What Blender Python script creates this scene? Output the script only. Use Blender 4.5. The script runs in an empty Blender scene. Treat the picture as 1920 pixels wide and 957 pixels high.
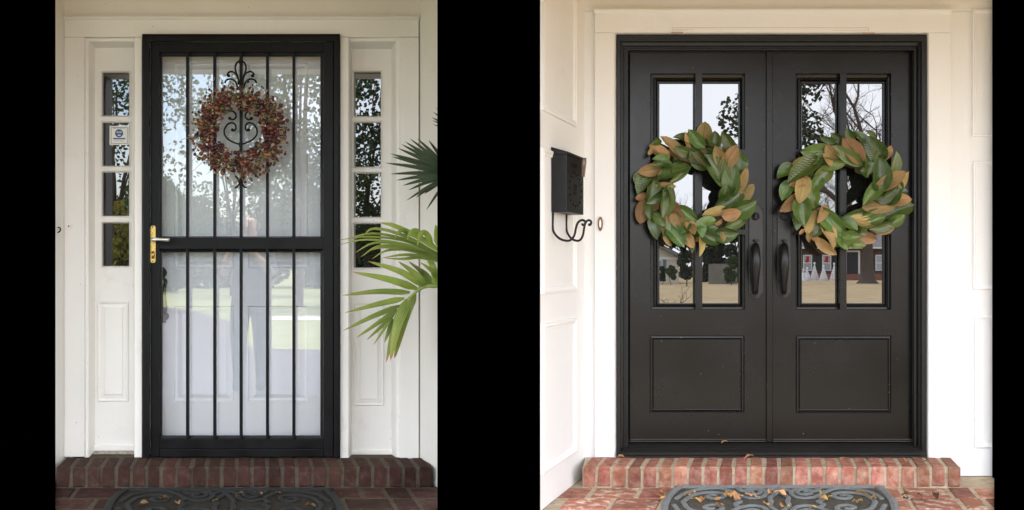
import bpy, bmesh, math, random
from mathutils import Vector, Matrix
random.seed(7)
scene = bpy.context.scene
C = scene.collection
R = math.radians

# ------------------------------------------------------------------ camera, sky, sun, exposure
S, D, EZ = 380.0, 5.0, 0.947           # pixels per metre at the house fronts, camera distance, eye height
cam_data = bpy.data.cameras.new('camera')
cam = bpy.data.objects.new('camera', cam_data); C.objects.link(cam)
cam.location = (0, -D, EZ); cam.rotation_euler = (R(90), 0, 0)
cam_data.sensor_width = 36.0
cam_data.lens = 36.0 * D / (1920 / S)
cam_data.shift_y = 19.5 / 1920
cam_data.clip_end = 2000
scene.camera = cam

SUN_EL, SUN_AZ = 66.0, 205.0           # azimuth clockwise from +Y
world = bpy.data.worlds.new('World'); scene.world = world
world.use_nodes = True
wn, wl = world.node_tree.nodes, world.node_tree.links
wn.clear()
w_out = wn.new('ShaderNodeOutputWorld'); w_bg = wn.new('ShaderNodeBackground')
w_sky = wn.new('ShaderNodeTexSky'); w_sky.sky_type = 'NISHITA'; w_sky.sun_disc = False
w_sky.sun_elevation = R(SUN_EL); w_sky.sun_rotation = R(SUN_AZ)
w_sky.air_density = 1.0; w_sky.dust_density = 1.5
w_tc = wn.new('ShaderNodeTexCoord')
w_no = wn.new('ShaderNodeTexNoise'); w_no.inputs['Scale'].default_value = 2.3
w_no.inputs['Detail'].default_value = 7; w_no.inputs['Roughness'].default_value = .55
w_ramp = wn.new('ShaderNodeValToRGB')
w_ramp.color_ramp.elements[0].position = .36; w_ramp.color_ramp.elements[1].position = .52
w_mix = wn.new('ShaderNodeMixRGB'); w_mix.inputs['Color2'].default_value = (9.1, 9.3, 9.8, 1)
wl.new(w_tc.outputs['Generated'], w_no.inputs['Vector'])
wl.new(w_no.outputs['Fac'], w_ramp.inputs['Fac']); wl.new(w_ramp.outputs['Color'], w_mix.inputs['Fac'])
wl.new(w_sky.outputs['Color'], w_mix.inputs['Color1']); wl.new(w_mix.outputs['Color'], w_bg.inputs['Color'])
w_bg.inputs['Strength'].default_value = 0.14
wl.new(w_bg.outputs['Background'], w_out.inputs['Surface'])

sun_data = bpy.data.lights.new('sun', 'SUN'); sun_data.energy = 2.2; sun_data.angle = R(6)
sun_data.color = (1, .97, .92)
sun = bpy.data.objects.new('sun', sun_data); C.objects.link(sun)
sv = Vector((math.sin(R(SUN_AZ)) * math.cos(R(SUN_EL)), math.cos(R(SUN_AZ)) * math.cos(R(SUN_EL)), math.sin(R(SUN_EL))))
sun.rotation_euler = sv.to_track_quat('Z', 'Y').to_euler(); sun.location = (0, -20, 30)

scene.view_settings.view_transform = 'Standard'; scene.view_settings.look = 'None'
scene.view_settings.gamma = 1; scene.view_settings.use_curve_mapping = False
scene.view_settings.exposure = 1.8

# ------------------------------------------------------------------ measuring helpers
FL = -0.0955                             # brick floor level; the step top is z = 0
def X(px, d=0.0): return (px - 960) / S * (D - d) / D     # d = metres in front of the house fronts
def Z(py, d=0.0): return EZ + (498 - py) / S * (D - d) / D
def P(px, py, d=0.0): return (X(px, d), -d, Z(py, d))
def FP(px, py, z=FL):                    # floor point seen at a pixel
    d = D - (EZ - z) * S * D / (py - 498)
    return (X(px, d), -d, z)

# ------------------------------------------------------------------ materials
def new_mat(name):
    m = bpy.data.materials.new(name); m.use_nodes = True
    n, l = m.node_tree.nodes, m.node_tree.links
    return m, n, l, n['Principled BSDF']

def mat(name, col, rough=.5, spec=.5, metal=0.0, var=.12, scale=6.0, bump=0.0, bscale=80.0, col2=None, c2lo=.5, c2hi=.7,
        rnd=0.0, coords='Object', rough_var=0.0, trans=0.0, bdist=.004):
    m, n, l, b = new_mat(name)
    tc = n.new('ShaderNodeTexCoord')
    nz = n.new('ShaderNodeTexNoise'); nz.inputs['Scale'].default_value = scale; nz.inputs['Detail'].default_value = 8
    nz.inputs['Roughness'].default_value = .6
    l.new(tc.outputs[coords], nz.inputs['Vector'])
    if coords == 'Object' and rnd:
        oi0 = n.new('ShaderNodeObjectInfo'); cmb = n.new('ShaderNodeVectorMath'); cmb.operation = 'ADD'
        sc_ = n.new('ShaderNodeMath'); sc_.operation = 'MULTIPLY'; sc_.inputs[1].default_value = 57.0
        l.new(oi0.outputs['Random'], sc_.inputs[0]); l.new(tc.outputs[coords], cmb.inputs[0]); l.new(sc_.outputs[0], cmb.inputs[1])
        l.new(cmb.outputs[0], nz.inputs['Vector'])
    mp = n.new('ShaderNodeMapRange'); mp.inputs['From Min'].default_value = .25; mp.inputs['From Max'].default_value = .75
    mp.inputs['To Min'].default_value = 1 - var; mp.inputs['To Max'].default_value = 1 + var
    l.new(nz.outputs['Fac'], mp.inputs['Value'])
    hs = n.new('ShaderNodeHueSaturation'); hs.inputs['Color'].default_value = (*col, 1)
    src = None
    if col2:
        nz2 = n.new('ShaderNodeTexNoise'); nz2.inputs['Scale'].default_value = scale * 1.7; nz2.inputs['Detail'].default_value = 9
        nz2.inputs['Roughness'].default_value = .68
        l.new(nz.inputs['Vector'].links[0].from_socket, nz2.inputs['Vector'])
        rp = n.new('ShaderNodeMapRange'); rp.inputs['From Min'].default_value = c2lo; rp.inputs['From Max'].default_value = c2hi
        l.new(nz2.outputs['Fac'], rp.inputs['Value'])
        mx = n.new('ShaderNodeMixRGB'); mx.inputs['Color1'].default_value = (*col, 1); mx.inputs['Color2'].default_value = (*col2, 1)
        l.new(rp.outputs['Result'], mx.inputs['Fac']); l.new(mx.outputs['Color'], hs.inputs['Color'])
    l.new(mp.outputs['Result'], hs.inputs['Value'])
    out = hs.outputs['Color']
    if rnd:
        oi = n.new('ShaderNodeObjectInfo'); mr = n.new('ShaderNodeMapRange')
        mr.inputs['To Min'].default_value = 1 - rnd; mr.inputs['To Max'].default_value = 1 + rnd
        l.new(oi.outputs['Random'], mr.inputs['Value'])
        h2 = n.new('ShaderNodeHueSaturation'); l.new(out, h2.inputs['Color']); l.new(mr.outputs['Result'], h2.inputs['Value'])
        mh = n.new('ShaderNodeMath'); mh.operation = 'MULTIPLY_ADD'; mh.inputs[1].default_value = .05 * rnd; mh.inputs[2].default_value = .5 - .025 * rnd
        fr = n.new('ShaderNodeMath'); fr.operation = 'FRACT'; m7 = n.new('ShaderNodeMath'); m7.operation = 'MULTIPLY'; m7.inputs[1].default_value = 7.31
        l.new(oi.outputs['Random'], m7.inputs[0]); l.new(m7.outputs[0], fr.inputs[0]); l.new(fr.outputs[0], mh.inputs[0])
        l.new(mh.outputs[0], h2.inputs['Hue'])
        out = h2.outputs['Color']
    l.new(out, b.inputs['Base Color'])
    b.inputs['Roughness'].default_value = rough; b.inputs['Metallic'].default_value = metal
    b.inputs['Specular IOR Level'].default_value = spec
    if rough_var:
        rr = n.new('ShaderNodeMapRange'); rr.inputs['From Min'].default_value = .3; rr.inputs['From Max'].default_value = .7
        rr.inputs['To Min'].default_value = rough - rough_var; rr.inputs['To Max'].default_value = rough + rough_var
        l.new(nz.outputs['Fac'], rr.inputs['Value']); l.new(rr.outputs['Result'], b.inputs['Roughness'])
    if bump:
        bz = n.new('ShaderNodeTexNoise'); bz.inputs['Scale'].default_value = bscale; bz.inputs['Detail'].default_value = 6
        l.new(tc.outputs[coords], bz.inputs['Vector'])
        bp = n.new('ShaderNodeBump'); bp.inputs['Strength'].default_value = bump; bp.inputs['Distance'].default_value = bdist
        l.new(bz.outputs['Fac'], bp.inputs['Height']); l.new(bp.outputs['Normal'], b.inputs['Normal'])
    if trans:
        tr = n.new('ShaderNodeBsdfTranslucent'); l.new(out, tr.inputs['Color'])
        ms = n.new('ShaderNodeMixShader'); ms.inputs['Fac'].default_value = trans
        l.new(b.outputs['BSDF'], ms.inputs[1]); l.new(tr.outputs['BSDF'], ms.inputs[2])
        l.new(ms.outputs['Shader'], n['Material Output'].inputs['Surface'])
    return m

def leaf_mat(name, col, rib, rough, spec=.5, rnd=.25, trans=.12, var=.22):
    m, n, l, b = new_mat(name)
    tc = n.new('ShaderNodeTexCoord'); sp = n.new('ShaderNodeSeparateXYZ'); l.new(tc.outputs['Object'], sp.inputs[0])
    ab = n.new('ShaderNodeMath'); ab.operation = 'ABSOLUTE'; l.new(sp.outputs['Y'], ab.inputs[0])
    mr = n.new('ShaderNodeMapRange'); mr.inputs['From Min'].default_value = .012; mr.inputs['From Max'].default_value = .045
    mr.inputs['To Min'].default_value = 1; mr.inputs['To Max'].default_value = 0
    l.new(ab.outputs[0], mr.inputs['Value'])
    # faint side veins
    vy = n.new('ShaderNodeMath'); vy.operation = 'MULTIPLY'; vy.inputs[1].default_value = .6; l.new(ab.outputs[0], vy.inputs[0])
    vx = n.new('ShaderNodeMath'); vx.operation = 'SUBTRACT'; l.new(sp.outputs['X'], vx.inputs[0]); l.new(vy.outputs[0], vx.inputs[1])
    vs = n.new('ShaderNodeMath'); vs.operation = 'MULTIPLY'; vs.inputs[1].default_value = 75; l.new(vx.outputs[0], vs.inputs[0])
    vn = n.new('ShaderNodeMath'); vn.operation = 'SINE'; l.new(vs.outputs[0], vn.inputs[0])
    nz = n.new('ShaderNodeTexNoise'); nz.inputs['Scale'].default_value = 3.5; nz.inputs['Detail'].default_value = 5
    oi = n.new('ShaderNodeObjectInfo'); va = n.new('ShaderNodeVectorMath'); va.operation = 'ADD'
    ms0 = n.new('ShaderNodeMath'); ms0.operation = 'MULTIPLY'; ms0.inputs[1].default_value = 91
    l.new(oi.outputs['Random'], ms0.inputs[0]); l.new(tc.outputs['Object'], va.inputs[0]); l.new(ms0.outputs[0], va.inputs[1])
    l.new(va.outputs[0], nz.inputs['Vector'])
    mx = n.new('ShaderNodeMixRGB'); mx.inputs['Color1'].default_value = (*col, 1); mx.inputs['Color2'].default_value = (*rib, 1)
    l.new(mr.outputs['Result'], mx.inputs['Fac'])
    v1 = n.new('ShaderNodeMapRange'); v1.inputs['From Min'].default_value = .3; v1.inputs['From Max'].default_value = .7
    v1.inputs['To Min'].default_value = 1 - var; v1.inputs['To Max'].default_value = 1 + var; l.new(nz.outputs['Fac'], v1.inputs['Value'])
    v2 = n.new('ShaderNodeMapRange'); v2.inputs['To Min'].default_value = 1 - rnd; v2.inputs['To Max'].default_value = 1 + rnd
    l.new(oi.outputs['Random'], v2.inputs['Value'])
    vm = n.new('ShaderNodeMath'); vm.operation = 'MULTIPLY'; l.new(v1.outputs['Result'], vm.inputs[0]); l.new(v2.outputs['Result'], vm.inputs[1])
    nz3 = n.new('ShaderNodeTexNoise'); nz3.inputs['Scale'].default_value = 2.2; nz3.inputs['Detail'].default_value = 7; nz3.inputs['Roughness'].default_value = .7
    l.new(va.outputs[0], nz3.inputs['Vector'])
    sp3 = n.new('ShaderNodeMapRange'); sp3.inputs['From Min'].default_value = .54; sp3.inputs['From Max'].default_value = .70; sp3.inputs['To Max'].default_value = .55
    l.new(nz3.outputs['Fac'], sp3.inputs['Value'])
    mx3 = n.new('ShaderNodeMixRGB'); mx3.inputs['Color2'].default_value = (.5 * col[0] + .10, .5 * col[1] + .07, .5 * col[2] + .012, 1)
    l.new(sp3.outputs['Result'], mx3.inputs['Fac']); l.new(mx.outputs['Color'], mx3.inputs['Color1'])
    hs = n.new('ShaderNodeHueSaturation'); l.new(mx3.outputs['Color'], hs.inputs['Color']); l.new(vm.outputs[0], hs.inputs['Value'])
    f7 = n.new('ShaderNodeMath'); f7.operation = 'MULTIPLY'; f7.inputs[1].default_value = 13.7; l.new(oi.outputs['Random'], f7.inputs[0])
    fr = n.new('ShaderNodeMath'); fr.operation = 'FRACT'; l.new(f7.outputs[0], fr.inputs[0])
    hm = n.new('ShaderNodeMath'); hm.operation = 'MULTIPLY_ADD'; hm.inputs[1].default_value = .05; hm.inputs[2].default_value = .475
    l.new(fr.outputs[0], hm.inputs[0]); l.new(hm.outputs[0], hs.inputs['Hue'])
    l.new(hs.outputs['Color'], b.inputs['Base Color'])
    b.inputs['Roughness'].default_value = rough; b.inputs['Specular IOR Level'].default_value = spec
    bp = n.new('ShaderNodeBump'); bp.inputs['Strength'].default_value = .13; bp.inputs['Distance'].default_value = .012
    l.new(vn.outputs[0], bp.inputs['Height']); l.new(bp.outputs['Normal'], b.inputs['Normal'])
    tr = n.new('ShaderNodeBsdfTranslucent'); l.new(hs.outputs['Color'], tr.inputs['Color'])
    mix = n.new('ShaderNodeMixShader'); mix.inputs['Fac'].default_value = trans
    l.new(b.outputs['BSDF'], mix.inputs[1]); l.new(tr.outputs['BSDF'], mix.inputs[2])
    l.new(mix.outputs['Shader'], n['Material Output'].inputs['Surface'])
    return m

def glass(name, refl, body, dark=(.01, .01, .012), ripple=.0):
    """window glass: refl = share mirrored, body 'dark' (unlit room behind) or 'clear'"""
    m, n, l, b = new_mat(name)
    g = n.new('ShaderNodeBsdfGlossy'); g.inputs['Roughness'].default_value = 0.0; g.inputs['Color'].default_value = (.97, .98, 1, 1)
    if ripple:
        tc = n.new('ShaderNodeTexCoord'); nz = n.new('ShaderNodeTexNoise'); nz.inputs['Scale'].default_value = 3.0
        nz.inputs['Detail'].default_value = 1
        l.new(tc.outputs['Object'], nz.inputs['Vector'])
        bp = n.new('ShaderNodeBump'); bp.inputs['Strength'].default_value = ripple; bp.inputs['Distance'].default_value = .01
        l.new(nz.outputs['Fac'], bp.inputs['Height']); l.new(bp.outputs['Normal'], g.inputs['Normal'])
    if body == 'clear':
        t = n.new('ShaderNodeBsdfTransparent'); t.inputs['Color'].default_value = (.93, .96, 1.0, 1)
    else:
        t = n.new('ShaderNodeBsdfDiffuse'); t.inputs['Color'].default_value = (*dark, 1)
    ms = n.new('ShaderNodeMixShader'); ms.inputs['Fac'].default_value = refl
    l.new(t.outputs[0], ms.inputs[1]); l.new(g.outputs[0], ms.inputs[2])
    l.new(ms.outputs[0], n['Material Output'].inputs['Surface'])
    return m

M = {}
M['white_old'] = mat('dimmed old cream paint', (.75, .735, .695), .5, .4, var=.035, scale=2.2, bump=.12, bscale=35, col2=(.60, .56, .49), c2lo=.66, c2hi=.95)  # left porch's dimmer, yellower light also put into this old paint's colour
def paint_wear(m, amount):
    n, l = m.node_tree.nodes, m.node_tree.links; b = n['Principled BSDF']
    tc = n.new('ShaderNodeTexCoord'); mp = n.new('ShaderNodeMapping'); mp.inputs['Scale'].default_value = (90, 90, 4); l.new(tc.outputs['Object'], mp.inputs[0])
    nz = n.new('ShaderNodeTexNoise'); nz.inputs['Scale'].default_value = 1; nz.inputs['Detail'].default_value = 4; l.new(mp.outputs[0], nz.inputs[0])
    bp = n.new('ShaderNodeBump'); bp.inputs['Strength'].default_value = .25; bp.inputs['Distance'].default_value = .003; l.new(nz.outputs['Fac'], bp.inputs['Height']); l.new(bp.outputs[0], b.inputs['Normal'])
    vo = n.new('ShaderNodeTexVoronoi'); vo.inputs['Scale'].default_value = 11; l.new(tc.outputs['Object'], vo.inputs[0])
    mr = n.new('ShaderNodeMapRange'); mr.inputs['From Min'].default_value = .02; mr.inputs['From Max'].default_value = .05; mr.inputs['To Min'].default_value = amount; mr.inputs['To Max'].default_value = 0; l.new(vo.outputs['Distance'], mr.inputs['Value'])
    n2 = n.new('ShaderNodeTexNoise'); n2.inputs['Scale'].default_value = 3.1; n2.inputs['Detail'].default_value = 10; n2.inputs['Roughness'].default_value = .75; l.new(tc.outputs['Object'], n2.inputs[0])
    m2 = n.new('ShaderNodeMapRange'); m2.inputs['From Min'].default_value = .56; m2.inputs['From Max'].default_value = .8; m2.inputs['To Max'].default_value = amount * .6; l.new(n2.outputs['Fac'], m2.inputs['Value'])
    ad = n.new('ShaderNodeMath'); ad.operation = 'MAXIMUM'; l.new(mr.outputs[0], ad.inputs[0]); l.new(m2.outputs[0], ad.inputs[1])
    src = b.inputs['Base Color'].links[0].from_socket
    mx = n.new('ShaderNodeMixRGB'); mx.inputs['Color2'].default_value = (.28, .23, .17, 1); l.new(ad.outputs[0], mx.inputs[0]); l.new(src, mx.inputs[1]); l.new(mx.outputs[0], b.inputs['Base Color'])
paint_wear(M['white_old'], .5)
M['white_new'] = mat('fresh white paint', (.86, .86, .855), .45, .4, var=.02, scale=2.0, bump=.06, bscale=45)
M['white_wall'] = mat('white wall paint', (.84, .84, .835), .5, .35, var=.025, scale=1.6, bump=.08, bscale=40)
paint_wear(M['white_new'], .22); paint_wear(M['white_wall'], .22)
M['white_door'] = mat('white door enamel', (.80, .80, .79), .35, .5, var=.02)
M['dirt'] = mat('dirty sill', (.42, .37, .30), .9, .2, var=.3, scale=25, col2=(.2, .16, .12), c2lo=.5, c2hi=.65, bump=.4)
M['black_old'] = mat('worn black paint', (.0035, .0035, .004), .40, .19, var=.3, scale=8, rough_var=.12, bump=.08, bscale=60)
M['void_black'] = mat('matt black border', (0, 0, 0), 1.0, 0.0, var=0)
M['glass_old'] = glass('old window glass', .20, 'dark', (.006, .006, .006), ripple=.05)
M['glass_clear'] = glass('storm glass', .24, 'clear')
M['glass_new'] = glass('new door glass', .20, 'dark', (.012, .012, .014))
M['brass'] = mat('worn brass', (.62, .43, .14), .35, .5, metal=.9, var=.25, scale=40, rough_var=.15, bump=.3, bscale=120)
M['silver'] = mat('satin silver', (.72, .70, .66), .35, .5, metal=.8, var=.06)
M['iron'] = mat('black wrought iron', (.007, .007, .008), .45, .35, var=.2, scale=30, bump=.25, bscale=120)
M['mortar_old'] = mat('dimmed mortar', (.085, .07, .052), .95, .1, var=.25, scale=18, bump=.6, bscale=90, col2=(.05, .04, .03), c2lo=.5, c2hi=.7)  # darker copy of the mortar, left porch's dimness put into its colour
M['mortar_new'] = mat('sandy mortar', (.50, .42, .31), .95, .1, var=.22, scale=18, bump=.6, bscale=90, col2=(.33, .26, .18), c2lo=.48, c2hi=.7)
M['brick_old'] = mat('dimmed worn brick', (.045, .021, .016), .9, .15, var=.35, scale=16, bump=.5, bscale=70, rnd=.35, col2=(.075, .05, .038), c2lo=.5, c2hi=.72)  # left porch's dimmer light put into the brick colour
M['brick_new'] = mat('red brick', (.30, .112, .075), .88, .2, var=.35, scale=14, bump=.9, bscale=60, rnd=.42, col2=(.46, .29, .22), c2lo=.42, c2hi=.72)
M['brick_pale'] = mat('limewashed brick', (.36, .155, .105), .9, .2, var=.3, scale=11, bump=.5, bscale=70, rnd=.2, col2=(.72, .62, .5), c2lo=.5, c2hi=.66)
M['rubber_old'] = mat('dark rubber', (.016, .017, .017), .75, .3, var=.2, scale=30, bump=.3)
M['rubber_new'] = mat('grey rubber', (.19, .21, .215), .7, .3, var=.2, scale=25, bump=.3, col2=(.20, .20, .19), c2lo=.55, c2hi=.8)
M['mat_back_old'] = mat('dark mat backing', (.03, .027, .022), 1, .1, var=.4, scale=60, bump=1, bscale=200)
M['mat_back_new'] = mat('fibrous mat backing', (.10, .092, .078), 1, .1, var=.4, scale=60, bump=1, bscale=200)
M['dry_leaf'] = leaf_mat('dry leaf', (.58, .34, .13), (.45, .26, .1), .8, .2, rnd=.3)
M['dry_leaf_old'] = leaf_mat('brown dry leaf', (.17, .095, .045), (.13, .08, .04), .85, .2, rnd=.35)
M['leaf_green'] = leaf_mat('magnolia leaf top', (.090, .145, .034), (.15, .20, .07), .22, .65, rnd=.45, trans=.06)
M['leaf_brown'] = leaf_mat('magnolia leaf underside', (.36, .24, .10), (.25, .16, .07), .55, .3, rnd=.3, trans=.08, var=.15)
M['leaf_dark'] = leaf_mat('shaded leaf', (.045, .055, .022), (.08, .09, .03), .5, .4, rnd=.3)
M['leaf_olive'] = leaf_mat('olive leaf', (.09, .085, .03), (.13, .12, .05), .6, .3, rnd=.35)
M['vine'] = mat('grapevine', (.05, .036, .024), .9, .2, var=.4, scale=30)
M['twig'] = mat('pale twig', (.36, .26, .16), .85, .2, var=.35, scale=20)
M['palm_light'] = mat('palm leaf sunlit green', (.24, .33, .055), .42, .45, var=.25, scale=7, rnd=.3, trans=.35)
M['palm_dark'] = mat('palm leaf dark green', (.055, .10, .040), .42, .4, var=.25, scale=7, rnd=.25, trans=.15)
def palm_mat(name, col, tipc, trans):
    m = mat(name, col, .40, .45, var=.28, scale=7, rnd=.3, trans=trans)
    n, l = m.node_tree.nodes, m.node_tree.links; b = n['Principled BSDF']
    uv = n.new('ShaderNodeTexCoord'); sp = n.new('ShaderNodeSeparateXYZ'); l.new(uv.outputs['UV'], sp.inputs[0])
    ml = n.new('ShaderNodeMath'); ml.operation = 'MULTIPLY'; ml.inputs[1].default_value = 38; l.new(sp.outputs['X'], ml.inputs[0])
    si = n.new('ShaderNodeMath'); si.operation = 'SINE'; l.new(ml.outputs[0], si.inputs[0])
    r1 = n.new('ShaderNodeMapRange'); r1.inputs['From Min'].default_value = -1; r1.inputs['To Min'].default_value = .72; r1.inputs['To Max'].default_value = 1.12; l.new(si.outputs[0], r1.inputs['Value'])
    r2 = n.new('ShaderNodeMapRange'); r2.inputs['From Min'].default_value = .45; r2.inputs['To Max'].default_value = .8; l.new(sp.outputs['Y'], r2.inputs['Value'])
    src = b.inputs['Base Color'].links[0].from_socket
    mx = n.new('ShaderNodeMixRGB'); mx.inputs['Color2'].default_value = (*tipc, 1); l.new(r2.outputs[0], mx.inputs[0]); l.new(src, mx.inputs[1])
    hs = n.new('ShaderNodeHueSaturation'); l.new(mx.outputs[0], hs.inputs['Color']); l.new(r1.outputs[0], hs.inputs['Value'])
    l.new(hs.outputs[0], b.inputs['Base Color'])
    for nd in n:
        if nd.type == 'BSDF_TRANSLUCENT': l.new(hs.outputs[0], nd.inputs['Color'])
    bp = n.new('ShaderNodeBump'); bp.inputs['Strength'].default_value = .4; bp.inputs['Distance'].default_value = .003; l.new(si.outputs[0], bp.inputs['Height']); l.new(bp.outputs[0], b.inputs['Normal'])
    return m
M['palm_light'] = palm_mat('palm leaf sunlit green', (.21, .29, .05), (.34, .36, .075), .32)  # sunlight on the fronds put into a lighter, yellower leaf colour
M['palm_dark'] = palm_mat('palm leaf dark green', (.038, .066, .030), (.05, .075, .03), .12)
M['palm_tip'] = mat('dried palm tip', (.32, .17, .08), .8, .2)
M['petiole'] = mat('palm stalk', (.20, .26, .06), .5, .4)
M['terracotta'] = mat('clay pot', (.42, .2, .11), .85, .2, var=.15)
M['lit_button'] = mat('bell button', (.9, .88, .8), .3, .5)
M['bronze'] = mat('aged bronze', (.17, .10, .07), .5, .5, metal=.5, var=.3, scale=40)
M['wood_peg'] = mat('weathered wood', (.23, .17, .13), .85, .2, var=.3, scale=30)
M['decal_white'] = mat('decal vinyl', (.78, .76, .70), .5, .4, var=.03)
M['decal_blue'] = mat('decal blue ink', (.035, .10, .27), .5, .4, var=.1)
M['ceiling'] = mat('tan porch boards', (.52, .34, .09), .7, .3, var=.1)
M['column'] = mat('backlit column', (.06, .055, .05), .5, .4)  # dark tone is the post's backlit side put into its colour

# right-hand door: bronze black steel with dust specks
def steel_door():
    m = mat('bronze black steel', (.0036, .0035, .0036), .25, .36, var=.16, scale=3, rough_var=.05, bump=.10, bscale=420, bdist=.001)
    n, l = m.node_tree.nodes, m.node_tree.links; b = n['Principled BSDF']
    tc = n.new('ShaderNodeTexCoord'); vo = n.new('ShaderNodeTexVoronoi'); vo.inputs['Scale'].default_value = 16
    l.new(tc.outputs['Object'], vo.inputs['Vector'])
    mr = n.new('ShaderNodeMapRange'); mr.inputs['From Min'].default_value = .025; mr.inputs['From Max'].default_value = .04
    mr.inputs['To Min'].default_value = .75; mr.inputs['To Max'].default_value = 0
    l.new(vo.outputs['Distance'], mr.inputs['Value'])
    src = b.inputs['Base Color'].links[0].from_socket
    mx = n.new('ShaderNodeMixRGB'); mx.inputs['Color2'].default_value = (.35, .33, .3, 1)
    l.new(mr.outputs['Result'], mx.inputs['Fac']); l.new(src, mx.inputs['Color1']); l.new(mx.outputs['Color'], b.inputs['Base Color'])
    return m
M['steel'] = steel_door()
M['steel_trim'] = mat('black steel trim', (.006, .0063, .007), .34, .4, var=.15, scale=5, rough_var=.06)
M['sill'] = mat('ribbed sill', (.007, .007, .007), .42, .4, var=.3, scale=25, col2=(.035, .032, .03), c2lo=.6, c2hi=.9)
M['plate'] = mat('handle plate steel', (.014, .014, .015), .33, .5, var=.15, scale=12, rough_var=.08)
M['sweep'] = mat('door sweep metal', (.10, .095, .09), .3, .5, metal=.8, var=.2)

# ------------------------------------------------------------------ mesh builder
class MB:
    def __init__(s): s.v, s.f = [], []
    def add(s, vs, fs):
        o = len(s.v); s.v += [tuple(p) for p in vs]; s.f += [tuple(i + o for i in f) for f in fs]; return s
    def box(s, x0, x1, y0, y1, z0, z1):
        x0, x1 = sorted((x0, x1)); y0, y1 = sorted((y0, y1)); z0, z1 = sorted((z0, z1))
        return s.add([(x0, y0, z0), (x1, y0, z0), (x1, y1, z0), (x0, y1, z0), (x0, y0, z1), (x1, y0, z1), (x1, y1, z1), (x0, y1, z1)],
                     [(0, 3, 2, 1), (4, 5, 6, 7), (0, 1, 5, 4), (1, 2, 6, 5), (2, 3, 7, 6), (3, 0, 4, 7)])
    def pbox(s, l, t, r, b, df, db): # front face measured at depth df, back at db
        return s.box(X(l, df), X(r, df), -df, -db, Z(t, df), Z(b, df))
    def quad(s, a, b, c, d): return s.add([a, b, c, d], [(0, 1, 2, 3)])
    def ring(s, rects, sides='ltrb'):
        """mitred moulding: successive (l, t, r, b, d) outlines joined"""
        for A, B in zip(rects, rects[1:]):
            a = [P(A[0], A[1], A[4]), P(A[2], A[1], A[4]), P(A[2], A[3], A[4]), P(A[0], A[3], A[4])]
            b = [P(B[0], B[1], B[4]), P(B[2], B[1], B[4]), P(B[2], B[3], B[4]), P(B[0], B[3], B[4])]
            for k, sd in enumerate('trbl'):
                if sd in sides:
                    j = (k + 1) % 4; s.add([a[k], b[k], b[j], a[j]], [(0, 1, 2, 3)])
        return s
    def panel(s, l, t, r, b, d): return s.quad(P(l, b, d), P(r, b, d), P(r, t, d), P(l, t, d))
    def tube(s, pts, rad, n=8, flat=1.0, up=None, cap=True):
        pts = [Vector(p) for p in pts]; N = len(pts)
        rads = [rad(i / (N - 1)) if callable(rad) else rad for i in range(N)]
        tang = [((pts[min(i + 1, N - 1)] - pts[max(i - 1, 0)]).normalized()) for i in range(N)]
        u = Vector(up) if up else (Vector((0, 1, 0)) if abs(tang[0].y) < .9 else Vector((1, 0, 0)))
        base = len(s.v); prev = None
        for i in range(N):
            t = tang[i]; a = (u - t * u.dot(t))
            a = a.normalized() if a.length > 1e-5 else Vector((1, 0, 0)); u = a if not up else Vector(up)
            b = t.cross(a)
            for k in range(n):
                th = 2 * math.pi * k / n
                s.v.append(tuple(pts[i] + a * (math.cos(th) * rads[i] * flat) + b * (math.sin(th) * rads[i])))
        for i in range(N - 1):
            for k in range(n):
                k2 = (k + 1) % n
                s.f.append((base + i * n + k, base + i * n + k2, base + (i + 1) * n + k2, base + (i + 1) * n + k))
        if cap:
            s.f.append(tuple(base + k for k in range(n))[::-1]); s.f.append(tuple(base + (N - 1) * n + k for k in range(n)))
        return s
    def prism(s, outline, y0, y1):  # outline in (x, z), extruded in y (front y0)
        n = len(outline); vs = [(x, y0, z) for x, z in outline] + [(x, y1, z) for x, z in outline]
        fs = [tuple(range(n)), tuple(range(2 * n - 1, n - 1, -1))] + [(i, i + n, (i + 1) % n + n, (i + 1) % n) for i in range(n)]
        return s.add(vs, fs)
    def mesh(s, name):
        me = bpy.data.meshes.new(name); me.from_pydata(s.v, [], s.f); me.validate(); me.update(); return me
    def build(s, name, m, parent=None, smooth=False, bevel=0, seg=2, fix=True):
        me = s.mesh(name)
        if fix:
            bm = bmesh.new(); bm.from_mesh(me); bmesh.ops.remove_doubles(bm, verts=bm.verts, dist=1e-5)
            bmesh.ops.recalc_face_normals(bm, faces=bm.faces); bm.to_mesh(me); bm.free()
        return link(name, me, m, parent, smooth, bevel, seg)

def link(name, me, m, parent=None, smooth=False, bevel=0, seg=2):
    if m and not me.materials: me.materials.append(M[m] if isinstance(m, str) else m)
    if smooth:
        for p in me.polygons: p.use_smooth = True
    o = bpy.data.objects.new(name, me); C.objects.link(o)
    if bevel:
        bv = o.modifiers.new('bevel', 'BEVEL'); bv.width = bevel; bv.segments = seg; bv.limit_method = 'ANGLE'; bv.angle_limit = R(35)
    if parent: attach(o, parent)
    return o
def world_loc(p):
    return p['_w'] if False else (Vector(p.location) if p.parent is None else Vector(p.location) + world_loc(p.parent) + p.matrix_parent_inverse.translation)
def attach(o, parent):
    o.parent = parent
    o.matrix_parent_inverse = Matrix.Translation(-world_loc(parent))
def thing(name, label, cat, loc, group=None):
    o = bpy.data.objects.new(name, None); C.objects.link(o); o.location = loc
    o.empty_display_size = .1
    return tag(o, label, cat, group)
def tag(o, label, cat, group=None, kind=None):
    o['label'] = label; o['category'] = cat
    if group: o['group'] = group
    if kind: o['kind'] = kind
    return o
def struct(o, label=None, cat=None):
    o['kind'] = 'structure'
    if label: o['label'] = label; o['category'] = cat
    return o

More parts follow.
